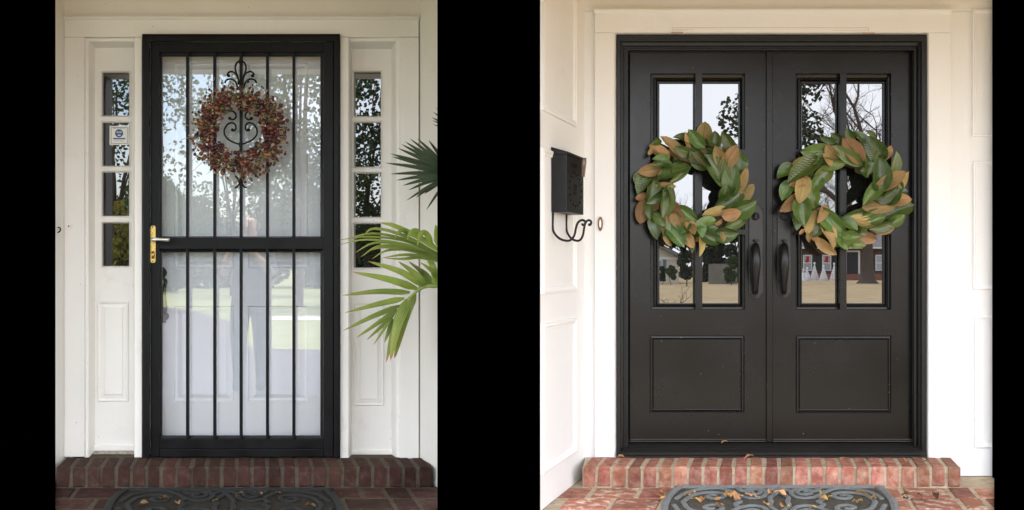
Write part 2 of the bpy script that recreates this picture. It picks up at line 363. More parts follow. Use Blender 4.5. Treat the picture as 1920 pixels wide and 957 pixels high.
def catmull(pts, n=6):
    pts = [Vector(p) for p in pts]; q = [pts[0] * 2 - pts[1]] + pts + [pts[-1] * 2 - pts[-2]]; out = []
    for i in range(1, len(q) - 2):
        p0, p1, p2, p3 = q[i - 1:i + 3]
        for k in range(n):
            t = k / n
            out.append(.5 * ((2 * p1) + (p2 - p0) * t + (2 * p0 - 5 * p1 + 4 * p2 - p3) * t * t + (3 * p1 - p0 - 3 * p2 + p3) * t ** 3))
    out.append(pts[-1]); return out

# ================================================================== GROUND, PORCH FLOORS, STEPS
def ground_mat():
    m, n, l, b = new_mat('lawn')
    tc = n.new('ShaderNodeTexCoord'); sp = n.new('ShaderNodeSeparateXYZ'); l.new(tc.outputs['Object'], sp.inputs[0])
    nz = n.new('ShaderNodeTexNoise'); nz.inputs['Scale'].default_value = .12; nz.inputs['Detail'].default_value = 6; l.new(tc.outputs['Object'], nz.inputs[0])
    ad = n.new('ShaderNodeMath'); ad.operation = 'MULTIPLY_ADD'; ad.inputs[1].default_value = 8; l.new(nz.outputs['Fac'], ad.inputs[0]); l.new(sp.outputs['X'], ad.inputs[2])
    mr = n.new('ShaderNodeMapRange'); mr.inputs['From Min'].default_value = 2.5; mr.inputs['From Max'].default_value = 5; l.new(ad.outputs[0], mr.inputs['Value'])
    n2 = n.new('ShaderNodeTexNoise'); n2.inputs['Scale'].default_value = 1.6; n2.inputs['Detail'].default_value = 9; n2.inputs['Roughness'].default_value = .7; l.new(tc.outputs['Object'], n2.inputs[0])
    g = n.new('ShaderNodeValToRGB'); g.color_ramp.elements[0].position = .3; g.color_ramp.elements[1].position = .7
    g.color_ramp.elements[0].color = (.17, .19, .07, 1); g.color_ramp.elements[1].color = (.30, .31, .14, 1)
    t = n.new('ShaderNodeValToRGB'); t.color_ramp.elements[0].position = .3; t.color_ramp.elements[1].position = .68
    t.color_ramp.elements[0].color = (.20, .15, .07, 1); t.color_ramp.elements[1].color = (.46, .34, .19, 1)
    l.new(n2.outputs['Fac'], g.inputs[0]); l.new(n2.outputs['Fac'], t.inputs[0])
    mx = n.new('ShaderNodeMixRGB'); l.new(mr.outputs[0], mx.inputs[0]); l.new(g.outputs[0], mx.inputs[1]); l.new(t.outputs[0], mx.inputs[2])
    l.new(mx.outputs[0], b.inputs['Base Color']); b.inputs['Roughness'].default_value = 1
    return m
M['lawn'] = ground_mat()
g = MB().quad((-500, -700, -.22), (500, -700, -.22), (500, 60, -.22), (-500, 60, -.22)).build('ground', 'lawn', fix=False)
struct(g)
o = MB().box(-5.4, .8, -18.2, -16.4, -.24, -.208).build('path', mat('concrete path', (.5, .48, .44), .9, .2, var=.1), None); struct(o)
ed = [(.6, -9.0)] + [tuple(q)[:2] for q in catmull([(-2.4, -8.8, 0), (-3.8, -9.6, 0), (-4.9, -13, 0), (-6.6, -17.5, 0), (-12, -25, 0), (-30, -30, 0)], 5)]
ol = [(-30, -3.12), (.6, -3.12)] + ed
q = len(ol)
o = MB().add([(x, y, -.213) for x, y in ol] + [(x, y, -.25) for x, y in ol], [tuple(range(q))] + [(a, (a + 1) % q, (a + 1) % q + q, a + q) for a in range(q)]).build('driveway', mat('pinkish concrete', (.10, .088, .092), .9, .2, var=.2, scale=1.5), None); struct(o)
p = MB().box(.6, 12, -10.5, -3.12, -.24, -.205).build('bounce_absorber', mat('dark absorber', (.035, .026, .02), 1, .1, var=.4, scale=12, bump=.6), None); struct(p)  # unseen dark ground, added to cut lawn bounce and door reflections
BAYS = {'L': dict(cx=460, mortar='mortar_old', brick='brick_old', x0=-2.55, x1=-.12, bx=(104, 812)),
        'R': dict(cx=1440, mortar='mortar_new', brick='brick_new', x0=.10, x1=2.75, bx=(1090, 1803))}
def brick_meshes(w, dep, h, k, n, name):
    """n uneven chamfered bricks, footprint centred in x, back edge at depth 0, top at z=0; joints run along the slant k"""
    out = []
    for i in range(n):
        c = .006
        def sec(zz, inn):
            q = []
            for (sx, sy) in ((-1, 0), (1, 0), (1, 1), (-1, 1)):
                xx = sx * (w / 2 - inn) + random.uniform(-.003, .003)
                dd = (inn if sy == 0 else dep - inn) + random.uniform(-.004, .004)
                q.append((xx - k * dd, -dd, zz + random.uniform(-.0012, .0012)))
            return q
        a = sec(-h, c * .4); b = sec(-h + c, 0); d = sec(-c, 0); e = sec(0, c)
        vs = a + b + d + e; fs = [(3, 2, 1, 0), (12, 13, 14, 15)]
        for L in range(3):
            for q in range(4):
                fs.append((L * 4 + q, L * 4 + (q + 1) % 4, L * 4 + 4 + (q + 1) % 4, L * 4 + 4 + q))
        me = MB().add(vs, fs).mesh(name); out.append(me)
    return out

for key, B in BAYS.items():
    k = (B['cx'] - 960) / (S * D)          # slant of the brick joints
    # --- floor: mortar bed + bricks
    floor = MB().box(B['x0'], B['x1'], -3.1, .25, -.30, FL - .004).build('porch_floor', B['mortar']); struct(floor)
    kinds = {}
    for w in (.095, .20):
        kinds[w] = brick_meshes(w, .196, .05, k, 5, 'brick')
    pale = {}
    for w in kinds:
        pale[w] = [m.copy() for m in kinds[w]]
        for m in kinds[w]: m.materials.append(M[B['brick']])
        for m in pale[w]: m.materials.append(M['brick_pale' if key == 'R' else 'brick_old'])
    row = 0; d0 = .252
    while d0 < 1.3:
        x = B['x0'] + .08 + (row % 2) * .07 + k * d0 * 0
        while x < B['x1'] - .05:
            w = random.choice((.095, .20, .20))
            if x + w > B['x1'] - .01: break
            me = random.choice((pale if random.random() < .55 else kinds)[w])
            o = link('brick', me, None, floor)
            o.location = (x + w / 2 , -d0, FL + random.uniform(-.002, .0015))
            x += w + .018
        d0 += .196 + .018; row += 1
    # --- step: mortar core + row of bricks on edge
    xa, xb = X(B['bx'][0], .24) + k * .24, X(B['bx'][1], .24) + k * .24
    sm = MB()
    vs = []
    for zz in (FL - .02, -.0035):
        for (x, d) in ((xa + .004, -.2), (xb - .004, -.2), (xb - .004, .2315), (xa + .004, .2315)): vs.append((x - k * max(d, 0), -d, zz))
    sm.add(vs, [(3, 2, 1, 0), (4, 5, 6, 7), (0, 1, 5, 4), (1, 2, 6, 5), (2, 3, 7, 6), (3, 0, 4, 7)])
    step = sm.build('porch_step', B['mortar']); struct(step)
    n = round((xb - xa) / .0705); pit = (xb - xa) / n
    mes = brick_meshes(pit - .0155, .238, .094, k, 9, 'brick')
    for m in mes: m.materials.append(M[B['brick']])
    for i in range(n):
        o = link('brick', random.choice(mes), None, step)
        o.location = (xa + (i + .5) * pit, random.uniform(-.003, .003), random.uniform(-.002, .0015))
        o.rotation_euler.y = random.uniform(-.008, .008)

# ================================================================== BLACK BOARDS STANDING IN FOR THE BORDER AROUND THE TWO HOUSE FRONTS
def border_board(xa, xb, df, lab, plinth=None, th=.05):
    t0 = thing('border_board', lab, 'board', ((xa + xb) / 2, -df, FL), 'plain black border boards')
    MB().box(xa, xb, -df, -df + th, FL - .2, 2.31).build('board', 'void_black', t0)
    if plinth:
        mb = MB(); q = [(x, y, z) for z in (FL - .2, FL + .012) for x, y in plinth]
        mb.add(q, [(3, 2, 1, 0), (4, 5, 6, 7), (0, 1, 5, 4), (1, 2, 6, 5), (2, 3, 7, 6), (3, 0, 4, 7)]).build('base', 'void_black', t0)
border_board(-6.0, X(104, .12), .17, 'plain black board standing in for the border left of the white front with the storm door', [(-6.0, -.171), (X(104, .171), -.171), (X(104, .76), -.76), (-6.0, -.76)])
border_board(X(820, .72), X(1013, .72), .72, 'plain black board standing in for the border between the two white house fronts')
border_board(X(1864, .02), 6.0, .03, 'plain black board standing in for the border right of the front with double doors', [(X(1864, .031), -.031), (6.0, -.031), (6.0, -.76), (X(1864, .76), -.76)], .03)

# ================================================================== PORCH ROOF (above the picture)
pr = thing('porch_roof', 'deep tan boarded porch roof above both house fronts', 'roof', (0, -1.4, 2.45))
MB().box(-6.2, 6.2, -2.2, .3, 2.37, 2.52).build('ceiling', 'ceiling', pr)
MB().box(-6.2, 6.2, -2.26, -2.06, 2.32, 2.368).build('beam', 'white_wall', pr)
for px in (196, ):
    xx = X(px, -2.7)
for i, xx in enumerate((-2.99, 3.2)):
    o = MB().box(xx - .055, xx + .055, -2.23, -2.09, -.22, 2.315).build('porch_column', 'column', None, bevel=.01)
    tag(o, ('square painted porch post at the far left porch corner', 'square painted porch post at the far right porch corner')[i], 'post', 'porch posts')

# ================================================================== LEFT HOUSE FRONT (before)
lw = thing('house_front', 'cream painted wall and door surround of the house with the storm door', 'house front', (X(460), 0, 0))
MB().box(-2.7, -.30, .012, .16, Z(34), 2.36).build('wall', 'white_old', lw)
MB().box(-2.7, X(119), .012, .16, FL, Z(34) - .001).build('wall', 'white_old', lw)
MB().box(X(786), -.30, .012, .16, FL, Z(34) - .001).build('wall', 'white_old', lw)
# side walls (slightly splayed)
def side_wall(mb, x0, d0, x1, d1, z0, z1, th):
    dx, dy = x1 - x0, -(d1 - d0); L = math.hypot(dx, dy); nx, ny = -dy / L * th, dx / L * th
    v = [(x0, -d0), (x1, -d1), (x1 + nx, -d1 + ny), (x0 + nx, -d0 + ny)]
    mb.add([(a, b, z0) for a, b in v] + [(a, b, z1) for a, b in v], [(3, 2, 1, 0), (4, 5, 6, 7), (0, 1, 5, 4), (1, 2, 6, 5), (2, 3, 7, 6), (3, 0, 4, 7)])
    return mb
side_wall(MB(), X(119), -.012, X(104, .118), .118, FL, 2.36, -.1).build('side_wall', 'white_old', lw)
side_wall(MB(), X(786), -.012, X(820, .24), .24, FL, 2.36, .05).build('side_wall', 'white_old', lw)
# header with cap moulding
MB().pbox(120, 36.5, 785, 69.5, 0, -.1).build('header_board', 'white_old', lw, bevel=.002)
cm = MB(); cm.pbox(118, 33, 787, 36, .012, -.05); cm.pbox(118, 30, 787, 33.2, .02, -.05)
cm.build('cap_moulding', 'white_old', lw, bevel=.002)
MB().pbox(120, 70, 158, 857, 0, -.1).build('casing_board', 'white_old', lw, bevel=.002)
MB().pbox(750, 70, 785, 866, .006, -.1).build('casing_board', 'white_old', lw, bevel=.002)
MB().pbox(252, 70, 266, 858, 0, -.1).build('mullion', 'white_old', lw, bevel=.002)
MB().pbox(638, 70, 653.5, 862, .003, -.1).build('mullion', 'white_old', lw, bevel=.002)

SLD = -.10
def sidelight(name, label, prof, panes, panel, plane, sillpx):
    (l, t, r, b) = plane; dp = SLD
    t0 = thing(name, label, 'sidelight', ((X(l) + X(r)) / 2, .10, 0), 'tall narrow windows beside the storm door')
    MB().ring(prof, 'ltr').build('stop_moulding', 'white_old', t0)
    # sash board with four openings
    xs = [l, panes[0][0] - 4, panes[0][2] + 3.5, r]; ys = [t]
    for q in panes: ys += [q[1] - 5, q[3] + 3]
    ys += [b]
    fr = MB()
    for i in range(3):
        for j in range(len(ys) - 1):
            if i == 1 and j % 2 == 1: continue
            fr.panel(xs[i], ys[j], xs[i + 1], ys[j + 1], dp)
    pl_, pt, pr_, pb = panel
    fr.build('sash', 'white_old', t0)
    for (a, c, e, f) in panes:
        mg = MB().ring([(a - 4, c - 5, e + 3.5, f + 3, dp), (a - 3.4, c - 4.2, e + 2.9, f + 2.4, dp + .005), (a - 2.2, c - 2.6, e + 1.8, f + 1.6, dp + .004), (a, c, e, f, dp - .012)])
        mg.build('glazing_bead', 'white_old', t0)
        MB().panel(a - .5, c - .5, e + .5, f + .5, dp - .0119).build('pane', 'glass_old', t0, fix=False)
    MB().ring([(pl_, pt, pr_, pb, dp + .0005), (pl_ + 1.2, pt + 1.2, pr_ - 1.2, pb - 1.2, dp + .007), (pl_ + 4, pt + 4, pr_ - 4, pb - 4, dp + .003), (pl_ + 5, pt + 5, pr_ - 5, pb - 5, dp + .001),
               (pl_ + 12, pt + 10, pr_ - 11, pb - 12, dp + .004), (pl_ + 12.8, pt + 10.8, pr_ - 11.8, pb - 12.8, dp + .009)]).panel(pl_ + 12.8, pt + 10.8, pr_ - 11.8, pb - 12.8, dp + .009).build('panel', 'white_old', t0)
    MB().pbox(l + .5, sillpx[0], r - .5, sillpx[1], dp + .012, dp - .05).build('sill', 'white_old', t0, bevel=.003)
    MB().box(X(l, dp), X(r, dp), .09, .15, 0.0005, Z(sillpx[1], dp + .012) - .001).build('dirt_strip', 'dirt', t0)
    return t0
sidelight('sidelight_window', 'narrow four pane window left of the storm door, bearing a square decal',
          [(158, 71, 254, 858, 0), (160, 72.5, 253, 858, -.018), (165, 77, 252.5, 858, -.018), (167, 79, 252, 858, -.024), (178, 90, 250.5, 845, SLD)],
          [(192.5, 137, 242, 217), (192.5, 231, 242, 311), (192.5, 324, 242, 405), (192.5, 419, 242, 499)], (183, 566, 241, 753), (174, 88, 252, 858), (835, 846))
sidelight('sidelight_window', 'narrow four pane window right of the storm door, behind the palm fronds',
          [(653, 71, 751, 866, 0), (654, 72.5, 748.5, 866, -.016), (655, 77, 744.5, 866, -.018), (655.5, 79, 742, 866, -.024), (656.5, 92, 734, 852, SLD)],
          [(664.2, 136, 713.8, 218), (664.2, 231, 713.8, 313), (664.2, 326, 713.8, 407), (664.2, 420.5, 713.8, 502)], (663, 568, 720, 761), (652, 90, 737, 862), (845, 853))

# decal on the left window
dc = thing('decal', 'square white security decal with round blue emblem on a window pane', 'decal', P(223, 272, -.11))
dd = SLD - .0105
MB().pbox(205.5, 236.5, 241.5, 272, dd + .0008, dd).build('vinyl', 'decal_white', dc)
de = dd + .0012
fr = MB()
for (a, b_, c_, d_) in ((208, 239, 239, 239.8), (208, 269, 239, 269.8), (208, 239, 208.8, 269.8), (238.2, 239, 239, 269.8)): fr.pbox(a, b_, c_, d_, de, dd + .0008)
fr.build('border_line', 'decal_blue', dc)
em = MB(); cx, cz = X(223.3, de), Z(250.3, de); rr = 7.8 / S
em.prism([(cx + rr * math.cos(2 * math.pi * i / 24), cz + rr * math.sin(2 * math.pi * i / 24)) for i in range(24)], -de, -de + .0004)
em = em.build('emblem', 'decal_blue', dc)
mk = MB()
for a, w in ((220, 1.0), (223.3, .9), (226.6, 1.0)): mk.pbox(a - w, 247, a + w, 249.6, de + .0004, de)
mk.pbox(220.6, 252.8, 226, 254.8, de + .0004, de); mk.build('emblem_mark', 'decal_white', em)
def text(body, px, py, size_px, d, m, parent, name='lettering'):
    cu = bpy.data.curves.new(name, 'FONT'); cu.body = body; cu.size = size_px / S; cu.align_x = 'CENTER'
    o = bpy.data.objects.new(name, cu); C.objects.link(o)
    bpy.context.view_layer.update()
    me = bpy.data.meshes.new_from_object(o.evaluated_get(bpy.context.evaluated_depsgraph_get()))
    bpy.data.objects.remove(o)
    me.materials.clear(); me.materials.append(M[m])
    me.transform(Matrix.Translation(P(px, py, d)) @ Matrix.Rotation(R(90), 4, 'X'))
    return link(name, me, None, parent)
text('PROTECTED BY', 223.3, 241.9, 3.2, de + .0003, 'decal_blue', dc)
MB().pbox(212, 259, 235, 261.6, de, dd + .0008).build('lettering_line', 'decal_blue', dc)
text('Security Systems', 223.3, 265.2, 2.8, de + .0003, 'decal_blue', dc)
# doorbell stub on the left casing
o = MB()
for r0, dd0 in ((6.2, .003), (2.6, .008)):
    o.prism([(X(130) + r0 / S * math.cos(2 * math.pi * i / 20), Z(424.5) + r0 / S * math.sin(2 * math.pi * i / 20)) for i in range(20)], -dd0, 0.0)
db = o.build('doorbell_plate', 'white_old', None, bevel=.001)
MB().prism([(X(130) + 1.5 / S * math.cos(2 * math.pi * i / 12), Z(424.5) + 1.5 / S * math.sin(2 * math.pi * i / 12)) for i in range(12)], -.009, -.0075).build('hole', 'iron', db)
tag(db, 'painted over round bell plate on the left casing board', 'bell plate')
# hook on left side wall
pts = [P(a, b_, .085) for a, b_ in ((100, 436), (106, 437), (111, 435), (113.5, 431), (112, 427.5), (108, 427), (106.5, 429.5), (108.5, 431))]
hk = MB().tube(catmull(pts, 5), .0035, 6).build('iron_hook', 'iron', None, smooth=True)
tag(hk, 'curled black iron hook at the left edge of the cream wall', 'hook')

# ---- inner white door behind the storm door
ind = thing('entry_door', 'white panelled entry door seen through the storm door glass', 'door', (X(452), .09, 0))
dI = -.085
MB().pbox(262, 60, 642, 862, dI - .016, dI - .05).build('slab', 'white_door', ind)
cols = [(327, 439), (465, 577)]; rows = [(118, 206), (231, 503), (574, 753)]
xs = [262] + [v for c in cols for v in c] + [642]; ys = [60] + [v for c in rows for v in c] + [862]
fr = MB()
for i in range(5):
    for j in range(7):
        if i % 2 == 1 and j % 2 == 1: continue
        fr.panel(xs[i], ys[j], xs[i + 1], ys[j + 1], dI)
fr.build('stile_and_rail_face', 'white_door', ind)
for (a, c) in cols:
    for (b_, d_) in rows:
        MB().ring([(a, b_, c, d_, dI), (a + 2, b_ + 2, c - 2, d_ - 2, dI - .013), (a + 6, b_ + 6, c - 6, d_ - 6, dI - .014), (a + 15, b_ + 13, c - 15, d_ - 13, dI - .003)]).panel(a + 15, b_ + 13, c - 15, d_ - 13, dI - .003).build('panel', 'white_door', ind)
hp = [P(a, b_, dI + .012) for a, b_ in ((303, 505), (309, 512), (306, 520), (311, 528), (308, 540), (307, 560), (308, 580), (306, 592), (312, 590), (314, 594), (308, 600), (306, 604))]
MB().tube(catmull(hp, 4), lambda t: .016 - .008 * abs(math.sin(t * 6)), 8).build('handle', 'iron', ind, smooth=True)

# ---- storm door
sd = thing('storm_door', 'black iron barred storm door with two glass panels and centre scroll', 'storm door', (X(452), -.02, 0))
fr = MB().ring([(266.5, 64, 637.5, 858, -.06), (266.5, 64, 637.5, 858, .022), (270, 68, 634, 858, .026), (280, 77, 626, 858, .026), (281, 78, 625, 858, .004)], 'ltr')
fr.build('outer_frame', 'black_old', sd)
dl = .012
xs = [282, 299, 606, 624.5]; ys = [79, 98, 446, 467.5, 823, 857]
lf = MB()
lf.pbox(282, 79, 299, 857, dl, -.03); lf.pbox(606, 79, 624.5, 857, dl, -.03)
lf.build('stile', 'black_old', sd, bevel=.002)
for (a, b_) in ((79, 98), (446, 467.5), (823, 842), (842.8, 857)):
    MB().pbox(299.2, a, 605.8, b_, dl - (.001 if b_ != 857 else -.006), -.03).build('rail', 'black_old', sd, bevel=.002)
for (t_, b_) in ((98, 446), (467.5, 823)):
    MB().ring([(299, t_, 606, b_, dl - .003), (300, t_ + 1, 605, b_ - 1, -.004), (303.5, t_ + 8 if t_ == 98 else t_ + 5, 601.5, b_ - (2 if t_ == 98 else 6), -.008), (304.5, t_ + 9 if t_ == 98 else t_ + 6, 600.5, b_ - (2.5 if t_ == 98 else 6.5), -.016)]).build('glazing_frame', 'black_old', sd)
    MB().panel(302, t_ + 3, 603, b_ - 1, -.015).build('glass_pane', 'glass_clear', sd, fix=False)
for px in (351, 402, 451.5, 501, 550.5):
    for (t_, b_) in ((98.2, 446.4), (467, 824)):
        MB().pbox(px - 2.6, t_, px + 2.6, b_, dl + .004, dl - .012).build('bar', 'black_old', sd, bevel=.0015)
def zo(pts, ox, oy, sc, d):   # points measured on an enlarged view
    return [P(ox + a / sc, oy + b_ / sc, d) for a, b_ in pts]
sc_ = thing  # (alias unused)
orn = None
curves = [[(428, 85), (405, 100), (394, 130), (400, 165), (412, 195), (416, 245)],
          [(418, 235), (410, 195), (392, 168), (365, 158), (346, 168), (343, 182), (352, 188)],
          [(412, 270), (395, 225), (365, 208), (335, 215), (325, 235)],
          [(350, 425), (375, 420), (396, 438), (398, 462), (378, 478), (356, 470)],
          [(372, 548), (385, 552), (398, 538), (395, 512), (372, 498), (342, 510), (322, 545), (325, 580), (352, 612), (392, 632), (425, 642)],
          [(424, 900), (410, 870), (394, 852)], [(426, 880), (420, 905), (405, 925), (392, 930)],
          [(424, 720), (400, 740), (390, 770)]]
for cset in curves:
    for mir in (0, 1):
        q = [(860 - a if mir else a, b_) for a, b_ in cset]
        MB().tube(catmull(zo(q, 330, 90, 3.546, dl + .006), 5), lambda t: .0046, 6).build('scroll', 'black_old', sd, smooth=True)
for (a, b_) in ((430, 645), (430, 880), (430, 90)):
    q = zo([(a, b_ - 16), (a, b_), (a, b_ + 16)], 330, 90, 3.546, dl + .006)
    MB().tube(q, .0095, 8).build('collar', 'black_old', sd, smooth=False, bevel=.002)
for (a, b_) in ((350, 186), (376, 546), (510, 186), (484, 546), (358, 470), (502, 470)):
    c0 = Vector(zo([(a, b_)], 330, 90, 3.546, dl + .006)[0])
    MB().tube([c0 + Vector((0, .008, 0)), c0 + Vector((0, .003, 0)), c0 - Vector((0, .006, 0)), c0 - Vector((0, .009, 0))], lambda t: .008 if .2 < t < .8 else .004, 10).build('scroll_knob', 'black_old', sd, smooth=True)
# brass lock plate
hs = MB(); w = 4.9 / S
def stadium(l, t, r, b, d, notch=4):
    x0, x1, z0, z1 = X(l, d), X(r, d), Z(b, d), Z(t, d); c = notch / S
    return [(x0, z0 + c), (x0 + c * .5, z0 + c * .15), (x0 + c, z0), (x1 - c, z0), (x1 - c * .5, z0 + c * .15), (x1, z0 + c), (x1, z1 - c), (x1 - c * .5, z1 - c * .15), (x1 - c, z1), (x0 + c, z1), (x0 + c * .5, z1 - c * .15), (x0, z1 - c)]
pl = MB().prism(stadium(281.8, 423.3, 292.2, 493.3, dl, 3.2), -dl - .004, -dl + .001).build('lock_plate', 'brass', sd, bevel=.001)
for (px, py, r0) in ((286.7, 426, 1.2), (286.7, 490.5, 1.2), (285.5, 474, 1.6)):
    MB().prism([(X(px, dl) + r0 / S * math.cos(i * .63), Z(py, dl) + r0 / S * math.sin(i * .63)) for i in range(10)], -dl - .0052, -dl - .0035).build('screw_hole', 'iron', pl)
MB().tube([P(287, 472, dl + .004), P(287, 478, dl + .012), P(287, 484, dl + .005)], .006, 8).build('thumb_turn', 'brass', pl, smooth=True)
ent = MB().tube([P(286.5, 449.5, dl), P(286.5, 449.5, dl + .03), P(289, 449.5, dl + .042), P(295, 449, dl + .045), P(306, 449.6, dl + .045), P(317.5, 450, dl + .043)], lambda t: .0105 if t < .5 else .0085, 10)
ent.build('lever_handle', 'silver', sd, smooth=True)

# ================================================================== BERRY WREATH
bw = thing('berry_wreath', 'round wreath of red and orange berries hanging on the storm door', 'wreath', P(449, 335, .06))
bcx, bcz = 448.5, 246
def wr(a, r): return (bcx + math.cos(a) * r * 1.0, bcz - math.sin(a) * r * .98)
tw = MB()
for i in range(46):                                     # vine ring
    a0 = random.uniform(0, 6.28); r0 = random.uniform(54, 74); pts = []
    dbase = random.uniform(.035, .075)
    for k in range(8):
        a = a0 + k * .13; r1 = r0 + random.uniform(-5, 5)
        q = wr(a, r1); pts.append(P(q[0], q[1], dbase + random.uniform(-.006, .006)))
    tw.tube(catmull(pts, 2), random.uniform(.002, .0045), 5)
o = tw.build('vine_ring', 'vine', bw, smooth=True, fix=False); o['kind'] = 'stuff'
tw = MB(); ends = []
for i in range(430):
    a = random.uniform(0, 6.28); rr0 = random.uniform(48, 78); sgn = 1 if random.random() < .72 else -1
    ln = random.uniform(10, 30) if sgn > 0 else random.uniform(6, 16)
    q0 = wr(a, rr0); da = random.uniform(-.5, .5)
    d0 = random.uniform(.05, .09); d1 = random.uniform(.05, .13)
    dirx, diry = math.cos(a + da * 2) * sgn, -math.sin(a + da * 2) * sgn
    mid = (q0[0] + dirx * ln * .5 + random.uniform(-4, 4), q0[1] + diry * ln * .5 + random.uniform(-4, 4))
    e = (q0[0] + dirx * ln, q0[1] + diry * ln)
    r_e = math.hypot(e[0] - bcx, e[1] - bcz)
    if r_e > 97 or r_e < 38: continue
    tw.tube(catmull([P(*q0, d0), P(*mid, (d0 + d1) / 2 + .01), P(*e, d1)], 3), .0014, 4, cap=False); ends.append((e, d1))
for (x0, y0, x1, y1) in ((375, 238, 350, 236), (372, 262, 340, 262), (380, 282, 360, 303), (520, 260, 541, 276), (500, 180, 528, 190), (398, 163, 388, 150), (395, 160, 402, 145), (385, 300, 362, 322), (500, 320, 492, 340), (525, 210, 541, 222)):
    tw.tube(catmull([P(x0, y0, .07), P((x0 + x1) / 2 + 3, (y0 + y1) / 2 - 4, .09), P(x1, y1, .085)], 3), .0012, 4, cap=False); ends.append(((x1, y1), .085))
o = tw.build('twigs', 'twig', bw, smooth=True, fix=False); o['kind'] = 'stuff'
def ico(rad, sub=2):
    bm = bmesh.new(); bmesh.ops.create_icosphere(bm, subdivisions=sub, radius=rad)
    me = bpy.data.meshes.new('berry'); bm.to_mesh(me); bm.free()
    for p_ in me.polygons: p_.use_smooth = True
    return me
bcols = {'berry_red': (.09, .013, .012), 'berry_wine': (.035, .008, .010), 'berry_orange': (.27, .075, .018), 'berry_rust': (.10, .03, .016), 'berry_cream': (.45, .31, .16), 'berry_olive': (.095, .085, .03)}
bm_ = {}
for kx, cc in bcols.items():
    M[kx] = mat(kx.replace('_', ' '), cc, .32, .5, var=.3, scale=60, rnd=.3)
    bm_[kx] = ico(1.0); bm_[kx].materials.append(M[kx])
small = {kx: MB() for kx in bcols}
big = 0
for i in range(780):
    if i < len(ends) * .85 and i % 1 == 0 and i < len(ends):
        (e, d1) = ends[i]; px, py = e; rad = random.uniform(1.5, 3.2); dz = d1
    else:
        a = random.uniform(0, 6.28); rr0 = max(42, min(92, random.gauss(65, 13.5))); px, py = wr(a, rr0)
        rad = random.choice((2.2, 2.8, 3.4, 4.2, 5.0, 4.6)) * random.uniform(.85, 1.1)
        dz = .055 + .07 * max(0, 1 - ((rr0 - 64) / 26) ** 2) * random.uniform(.45, 1)
    kx = random.choices(list(bcols), (26, 24, 12, 17, 12, 9))[0]
    if kx == 'berry_cream': rad = min(rad, 2.9)
    if rad > 3.1 and big < 290:
        b_ = link('berry', bm_[kx], None, bw); b_.location = P(px, py, dz); b_.scale = (rad / S,) * 3; big += 1
    else:
        c0 = Vector(P(px, py, dz)); r1 = rad / S
        vs = [c0 + Vector((math.cos(u) * math.cos(v) * r1, math.sin(u) * math.cos(v) * r1, math.sin(v) * r1)) for v in (-.9, 0, .9) for u in [k * math.pi / 4 for k in range(8)]]
        vs += [c0 - Vector((0, 0, r1)), c0 + Vector((0, 0, r1))]
        fs = [(L * 8 + q, L * 8 + (q + 1) % 8, L * 8 + 8 + (q + 1) % 8, L * 8 + 8 + q) for L in range(2) for q in range(8)]
        fs += [(24, (q + 1) % 8, q) for q in range(8)] + [(25, 16 + q, 16 + (q + 1) % 8) for q in range(8)]
        small[kx].add(vs, fs)
for kx, mb in small.items():
    o = mb.build('small_berries', kx, bw, smooth=True, fix=False); o['kind'] = 'stuff'

# leaf meshes shared by wreaths, fallen leaves
def leaf_mesh(name, m, wid=.5, cup=.12, curl=.12, twist=0.0, nx=10, ny=5, tipw=1.0, wave=0.035, seed=0):
    rnd_ = random.Random(seed); vs = []; fs = []
    ph = rnd_.uniform(0, 6)
    for i in range(nx):
        t = i / (nx - 1)
        wprof = (t ** .62 * (1 - t) ** .72 / .408) if 0 < t < 1 else 0.0
        wv = max(.012, wprof) * wid / 2
        if i == nx - 1: wv = .004
        for j in range(ny):
            s_ = (j / (ny - 1)) * 2 - 1
            y = s_ * wv
            z = abs(s_) ** 1.3 * cup * wv * 2 - curl * (t - .35) ** 2 + wave * math.sin(t * 9 + ph) * s_
            tw_ = twist * (t - .5) * s_ * wv
            vs.append((t, y, z + tw_))
    for i in range(nx - 1):
        for j in range(ny - 1):
            a = i * ny + j; fs.append((a, a + ny, a + ny + 1, a + 1))
    me = MB().add(vs, fs).mesh(name); me.materials.append(M[m])
    for p_ in me.polygons: p_.use_smooth = True
    return me
leafG = [leaf_mesh('leaf', 'leaf_green', 1.0, c_, u_, w_, seed=i) for i, (c_, u_, w_) in enumerate(((.34, .45, .3), (.48, .2, -.5), (.26, .7, .6), (.40, .5, -.3), (.52, .3, .45), (.2, .55, .2)))]
leafB = [leaf_mesh('leaf', 'leaf_brown', 1.0, c_, u_, w_, seed=i + 20) for i, (c_, u_, w_) in enumerate(((-.22, .25, .3), (.34, .2, -.4), (.42, -.2, .5), (-.3, .35, .2), (.28, .4, -.3)))]
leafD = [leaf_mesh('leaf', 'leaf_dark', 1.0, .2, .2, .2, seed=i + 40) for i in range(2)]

leafO = [leaf_mesh('leaf', 'leaf_olive', .5, .3, .4, .4, seed=60 + i) for i in range(2)]
def place_leaf(me, parent, base, tip, width, roll=0.0, zscale=None):
    o = link('leaf', me, None, None)
    b_, t_ = Vector(base), Vector(tip); ex = t_ - b_; L = ex.length; ex.normalize()
    ez = Vector((0, -1, 0)); ez = (ez - ex * ez.dot(ex)).normalized(); ey = ez.cross(ex)
    ez2 = ez * math.cos(roll) + ey * math.sin(roll); ey2 = ez2.cross(ex)
    w_ = width
    mt = Matrix(((ex.x * L, ey2.x * w_, ez2.x * w_), (ex.y * L, ey2.y * w_, ez2.y * w_), (ex.z * L, ey2.z * w_, ez2.z * w_))).to_4x4()
    mt.translation = b_
    o.matrix_world = mt
    o.location = b_; 
    if parent:
        o.parent = parent; o.matrix_parent_inverse = Matrix.Translation(-world_loc(parent))
    return o

